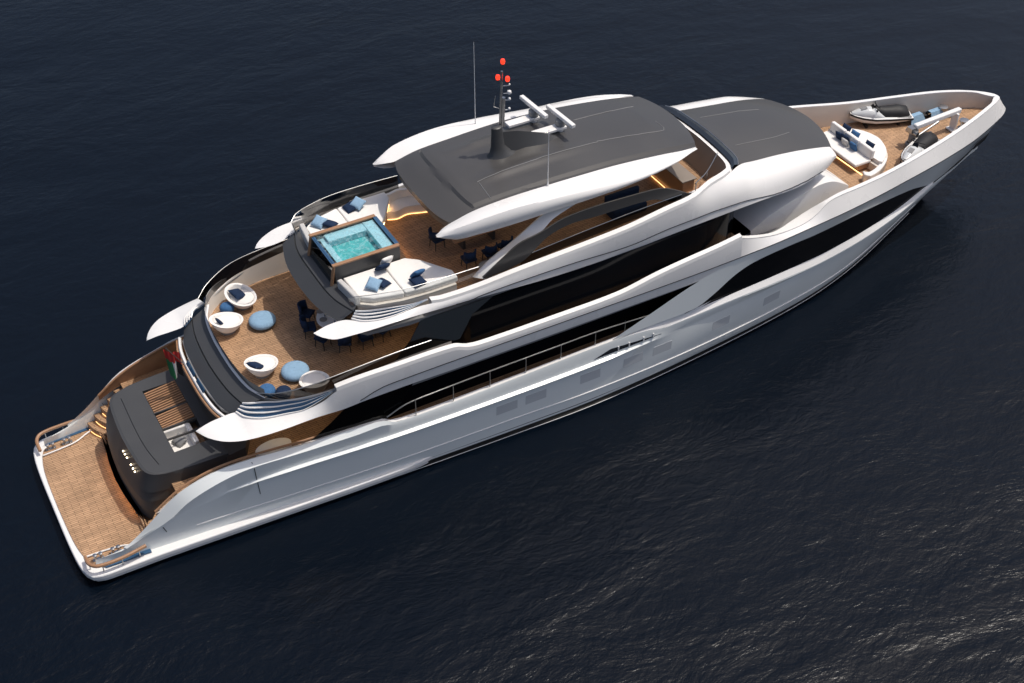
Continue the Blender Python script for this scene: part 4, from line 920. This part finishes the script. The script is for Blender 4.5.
m = MB(); m.box((-.7, 0, .35), (.12, .6, .7)); m.build('trestle', DARK2, t); m = MB(); m.box((.7, 0, .35), (.12, .6, .7)); m.build('trestle', DARK2, t)
t = thing('side_table', 'round pale grey side table beside the foot of the white hardtop strut', 'side table', (17.95, -3.0, 7.45))
m = MB(); m.lathe([(.34, .52), (.36, .54), (.36, .57), (0, .575)], (0, 0, 0), 28); m.build('tabletop', GREYP, t)
m = MB(); m.lathe([(.22, 0), (.2, .03), (.04, .05), (.04, .52)], (0, 0, 0), 16); m.build('pedestal', STEEL, t)

# --- sun pads either side of the hot tub
PADP = [(12.42, -1.24), (12.47, -2.62), (12.95, -2.98), (14.0, -3.25), (15.2, -3.38), (16.42, -3.38), (16.42, -2.88), (15.62, -1.66), (15.12, -1.24)]
def sunpad(sgn, label):
    t = thing('sun_pad', label, 'sun pad', (14.2, sgn * 2.2, 8.06), 0, 'white sun pads beside the hot tub')
    P = [(x - 14.2, sgn * -y - sgn * 2.2) for x, y in PADP]
    cut = -.05
    def clip(P, lo, hi):
        out = []
        for (ax, ay), (bx, by) in zip(P, P[1:] + P[:1]):
            for lim, keep in ((lo, 1), (hi, -1)): pass
            out.append((ax, ay))
        for lim, sg in ((lo, 1), (hi, -1)):
            res = []
            for (ax, ay), (bx, by) in zip(out, out[1:] + out[:1]):
                ia = sg * (ax - lim) >= 0; ib = sg * (bx - lim) >= 0
                if ia: res.append((ax, ay))
                if ia != ib:
                    k = (lim - ax) / (bx - ax); res.append((lim, ay + (by - ay) * k))
            out = res
        return out
    for lo, hi in ((-9, cut - .012), (cut + .012, 9)):
        m = MB(); m.prism(clip(P, lo, hi), .0, .26); m.build('mattress', WFAB, t, bevel=.06, seg=4)
    return t
sunpad(1, 'white sun pad on the port side of the hot tub with four blue cushions')
sunpad(-1, 'white sun pad on the starboard side of the hot tub with navy and white cushions')
GC = 'cushions on the sun pads'
z = 8.42
for (mt, lb, x, y, rz, tl, dz) in (
    (SKYB, 'pale blue cushion on the port sun pad near the glass corner', 13.02, 2.48, .55, (.1, -.35), .08), (NAVY, 'navy cushion on the port sun pad near the wooden tub rim', 13.4, 2.22, .75, (.1, .25), .0),
    (NAVY, 'navy cushion on the port sun pad, the forward pair', 14.62, 2.9, .1, (.1, -.25), .0), (SKYB, 'pale blue cushion on the port sun pad lying on a navy one', 14.95, 2.85, .5, (.15, -.3), .12),
    (WFAB, 'white cushion propped against the tub wall on the starboard sun pad', 14.25, -1.42, .1, (-1.05, 0), .18), (NAVY, 'navy cushion in front of the white one on the starboard sun pad', 13.98, -1.62, .1, (-.8, .1), .12),
    (SKYB, 'pale blue cushion on the starboard sun pad overlapping a navy one at the aft end', 13.22, -2.42, .7, (.15, -.35), .1), (NAVY, 'navy cushion under a pale blue one at the aft end of the starboard sun pad', 13.6, -2.4, .5, (.1, .25), .0),
    (BLUEF, 'blue cushion propped up at the forward end of the starboard sun pad', 14.98, -2.72, .15, (-.9, .1), .16), (NAVY, 'navy cushion lying flat at the forward end of the starboard sun pad', 14.85, -3.0, .15, (.1, 0), .02)):
    cushion(mt, lb, (x, y, z + dz), rz, tl, (.55, .55, .19), GC)

# --- sofas on the sundeck
t = thing('sofa', 'curved cream sofa at the port side of the sundeck under the hardtop edge', 'sofa', (17.0, 3.1, 7.45))
m = MB(); P = resample([(-.9, .2, 0), (-.5, .05, 0), (0, .15, 0), (.5, .0, 0), (1.2, -.2, 0), (2.0, -.2, 0)], 24); m.grid([[(p.x, p.y, z_) for p in P] if k else [(p.x, p.y - .75, z_) for p in P] for k, z_ in ((0, .0), (0, .42))] + [[(p.x, p.y - .05, .44) for p in P], [(p.x, p.y, .8) for p in P], [(p.x, p.y + .14, .8) for p in P], [(p.x, p.y + .16, 0) for p in P]]); m.build('frame', WFAB, t, sharp=50)
m = MB(); m.tube([(p.x, p.y - .78, .03) for p in P], .012, 5); m.build('led_strip', LED, t)
t = thing('sofa', 'white corner sofa sunk in the slatted opening of the beach club roof', 'sofa', (4.95, -.95, 2.13))
m = MB(); m.box((0, -.1, .22), (1.1, 1.1, .44)); m.build('base', WFAB, t, bevel=.05); m = MB(); m.box((.5, -.05, .62), (.2, 1.2, .5)); m.box((0, .55, .62), (1.1, .2, .5)); m.build('backrest', WFAB, t, bevel=.06, seg=3)
cushion(GREYP, 'grey cushion on the white sofa below the slatted opening', (4.9, -.95, 2.72), .3, (.3, -.5), (.5, .5, .18))
# bar at the fore end of the sundeck
t = thing('bar_counter', 'wood fronted bar counter with a warm light strip under the fore end of the hardtop', 'bar', (28.1, -.9, 7.45))
m = MB(); m.box((0, -.4, .5), (.6, 2.4, 1.0)); m.build('cabinet', WOODR, t, bevel=.02); m = MB(); m.box((0, -.4, 1.03), (.75, 2.5, .06)); m.build('countertop', LINING, t, bevel=.01)
m = MB(); m.tube([(-.36, -1.6, .06), (-.36, .8, .06)], .015, 5); m.tube([(-.36, -1.66, .06), (.5, -1.66, .06)], .015, 5); m.build('led_strip', LED, t)
t = thing('sofa', 'navy sofa seen below the fore end of the hardtop', 'sofa', (25.3, -1.9, 7.45))
m = MB(); m.box((0, 0, .22), (1.7, .8, .44)); m.build('seat', NAVY, t, bevel=.06); m = MB(); m.box((0, .34, .6), (1.7, .2, .5)); m.build('backrest', NAVY, t, bevel=.06)
t = thing('bench_seat', 'wooden bench along the starboard side at the fore end of the sundeck', 'bench', (28.9, -2.55, 7.45), R(14))
m = MB(); m.box((0, 0, .4), (1.9, .55, .08)); m.build('seat', WOODR, t, bevel=.02); m = MB(); m.box((0, 0, .18), (1.8, .45, .36)); m.build('base', DARK2, t)

# --- flag on its staff
t = thing('ensign_flag', 'drooping red, green, white and black flag on the aft rail staff', 'flag', (6.02, 1.15, 4.75))
m = MB(); m.tube([(.1, 0, -.05), (-.42, .0, .95), (-.45, 0, 1.02)], .022, 8); m.build('staff', STEEL, t)
fl = []
nu, nv = 22, 26
for j in range(nv + 1):
    v = j / nv; row = []
    for i in range(nu + 1):
        u = i / nu
        wob = .09 * math.sin(u * 9 + v * 2.2) * (.35 + v) + .03 * math.sin(u * 21 + v)
        x = -.25 + .62 * (1 - .3 * v) * (u - .5) + .02 * v
        y = wob - .10 * u + .1
        z0 = .92 - .42 * u * (1 - v) - 1.55 * v - .06 * math.sin(u * 6)
        row.append((x, y, z0))
    fl.append(row)
m = MB()
for j in range(nv):
    for i in range(nu):
        u = i / nu; v = j / nv
        m.cur = 0 if v < .32 + .16 * u else (1 if u < .34 else (2 if u < .64 else 3))
        m.add([fl[j][i], fl[j][i + 1], fl[j + 1][i + 1], fl[j + 1][i]], [[0, 1, 2, 3]])
m.build('cloth', [FRED, FGRN, FWHT, FBLK], t, sharp=80)

# --- foredeck lounge
t = thing('lounge_sofa', 'white D-shaped lounge with back to back seats on the teak foredeck', 'lounge', (40.2, 0, 4.42))
DP = [(39.0, -2.0), (39.2, -2.25), (40.2, -1.95), (41.2, -1.2), (41.65, -.3), (41.7, .3), (41.4, 1.1), (40.7, 1.75), (40.0, 2.05)]
P = resample([(x - 40.2, y, 0) for x, y in DP], 40)
m = MB(); m.prism([(-.1, -1.95)] + [(p.x, p.y) for p in P][6:] + [(-.35, 2.0)], 0, .42); m.build('base', BEIGE, t, bevel=.03)
m = MB(); m.prism([(.05, -1.6)] + [(p.x * .95, p.y * .93) for p in P][9:] + [(-.15, 1.9)], .42, .62); m.build('sun_mattress', WFAB, t, bevel=.07, seg=4)
m = MB(); m.prism([(p.x, p.y) for p in P][:14] + [(p.x * .86, p.y * .86) for p in P][13::-1], .0, .5); m.build('side_arm', WHITE, t, bevel=.04)
m = MB(); m.box((-.37, .3, .3), (.8, 3.0, .4)); m.build('seat_base', WOODR, t, bevel=.03)
m = MB(); m.box((-.62, .3, .48), (1.02, 3.12, .18)); m.build('seat_cushion', WFAB, t, bevel=.06, seg=3)
for k, y in enumerate((-.75, .3, 1.35)):
    m = MB(); m.box((-.06, y, .8), (.22, 1.0, .5), ry=.12); m.build('back_cushion', WFAB, t, bevel=.06, seg=3)
GF = 'cushions on the foredeck lounge'
for (mt, lb, y, x, dz, sz) in ((NAVY, 'navy cushion leaning on the foredeck lounge back, port end', .95, 39.9, 0, .5), (GFAB, 'pale grey cushion in front of a navy one on the foredeck lounge', .38, 39.78, -.02, .46), (BLUEF, 'mid blue cushion on the foredeck lounge between grey and white ones', -.12, 39.88, 0, .5), (NAVY, 'dark navy cushion behind the pale grey one on the foredeck lounge', .55, 39.93, .05, .5)):
    cushion(mt, lb, (x, y, 5.16 + dz), .1 * y, (0, R(72)), (sz, sz, .18), GF)
for (mt, lb, y, x) in ((NAVY, 'navy cushion on the sun mattress side of the foredeck lounge, port end', 1.2, 40.5), (BLUEF, 'blue cushion on the sun mattress side of the foredeck lounge, middle', .55, 40.5), (NAVY, 'navy cushion on the sun mattress side of the foredeck lounge, starboard end', -.55, 40.48)):
    cushion(mt, lb, (x, y, 5.22), .1, (0, R(-65)), (.5, .55, .18), GF)

# --- jet skis on the foredeck
def make_ski(label, loc, rz):
    """bow towards +x"""
    t = thing('jet_ski', label, 'jet ski', loc, rz, 'jet skis on the foredeck')
    st = [(-1.6, .52, .40, .10), (-1.2, .56, .44, .05), (-.4, .58, .47, .03), (.4, .55, .50, .05), (1.0, .42, .56, .12), (1.4, .24, .62, .26), (1.62, .06, .66, .45)]
    xs_ = xsamp(-1.6, 1.62, 34)
    def prof(x):
        for a, c in zip(st, st[1:]):
            if a[0] <= x <= c[0]: k = (x - a[0]) / (c[0] - a[0]); return [a[i] + (c[i] - a[i]) * k for i in range(4)]
        return st[-1]
    rows = []
    for x in xs_:
        _, hw, ht, kz = prof(x)
        rows.append([(x, 0, kz), (x, hw * .6, kz + .07), (x, hw * .93, kz + .2), (x, hw, ht - .06), (x, hw * .97, ht), (x, hw * .8, ht + .02)])
    full = [[p for p in r] + [(p[0], -p[1], p[2]) for p in reversed(r[1:])] for r in rows]
    m = MB(); m.grid(full, True); m.poly(full[0]); m.build('hull', WFAB if False else WHITE, t, sharp=40)
    m = MB(); rr = []
    for x in xs_:
        _, hw, ht, kz = prof(x); rr.append([(x, hw + .012, ht - .1), (x, hw + .03, ht - .05), (x, hw + .012, ht)])
    m.grid(rr); m.grid([mir(r) for r in rr]); m.build('bumper', RUB, t)
    m = MB(); rows = []
    for x in xsamp(-.1, 1.55, 18):
        _, hw, ht, kz = prof(x); k = math.sin(math.pi * min(1, max(0, (x + .1) / 1.66)) ** .8)
        rows.append([(x, hw * .82 * math.cos(a), ht + .01 + (.06 + .34 * k) * math.sin(a)) for a in [math.pi * q / 12 for q in range(13)]])
    m.grid(rows); m.build('bonnet', PORT, t, sharp=60)
    m = MB(); rows = []
    for x, w_, h in ((-1.5, .22, .5), (-1.35, .36, .8), (-.9, .38, .9), (-.5, .36, .88), (-.1, .33, .88), (.15, .28, .9), (.3, .18, .9)):
        rows.append([(x, w_ * math.cos(a) * (1.2 - .2 * math.sin(a)), .44 + (h - .44) * (math.sin(a) ** .7 if math.sin(a) > 0 else 0)) for a in [math.pi * q / 12 for q in range(13)]])
    m.grid(rows); m.poly(rows[0]); m.poly(rows[-1]); m.build('saddle', RUB, t, sharp=60)
    m = MB(); m.tube([(.42, 0, .8), (.3, 0, 1.02)], .05, 8); m.tube([(.24, -.36, 1.05), (.3, -.2, 1.04), (.3, .2, 1.04), (.24, .36, 1.05)], .028, 8); m.build('handlebar', RUB, t)
    m = MB(); m.slab([(.55, -.16, .85), (.55, .16, .85), (.42, .13, 1.04), (.42, -.13, 1.04)], (.02, 0, .01)); m.build('windshield', SMOKE, t)
    m = MB(); m.box((.95, 0, .9), (.34, .26, .03), ry=.25); m.build('hood_vent', GREYP, t, bevel=.01)
    for s_ in (1, -1):
        m = MB(); m.box((.4, s_ * .44, .94), (.08, .13, .09)); m.build('mirror', RUB, t, bevel=.02)
    m = MB(); m.box((-1.1, .42, .46), (.8, .14, .03)); m.box((-1.1, -.42, .46), (.8, .14, .03)); m.build('foot_mat', GREYP, t, split=True)
    for x in (-.9, .8):
        m = MB(); m.box((x, 0, .04), (.12, .9, .1)); m.build('chock', RUB, t, split=True)
    return t
sk = make_ski('white jet ski with black saddle beside the port bulwark on the foredeck', (43.35, 1.85, 4.45), R(180 - 21))
sk2 = copy_tree(sk); sk2.location = (42.75, -1.62, 4.45); sk2.rotation_euler = (0, 0, R(180 + 22)); sk2['label'] = 'white jet ski with black saddle half hidden behind the starboard bow bulwark'
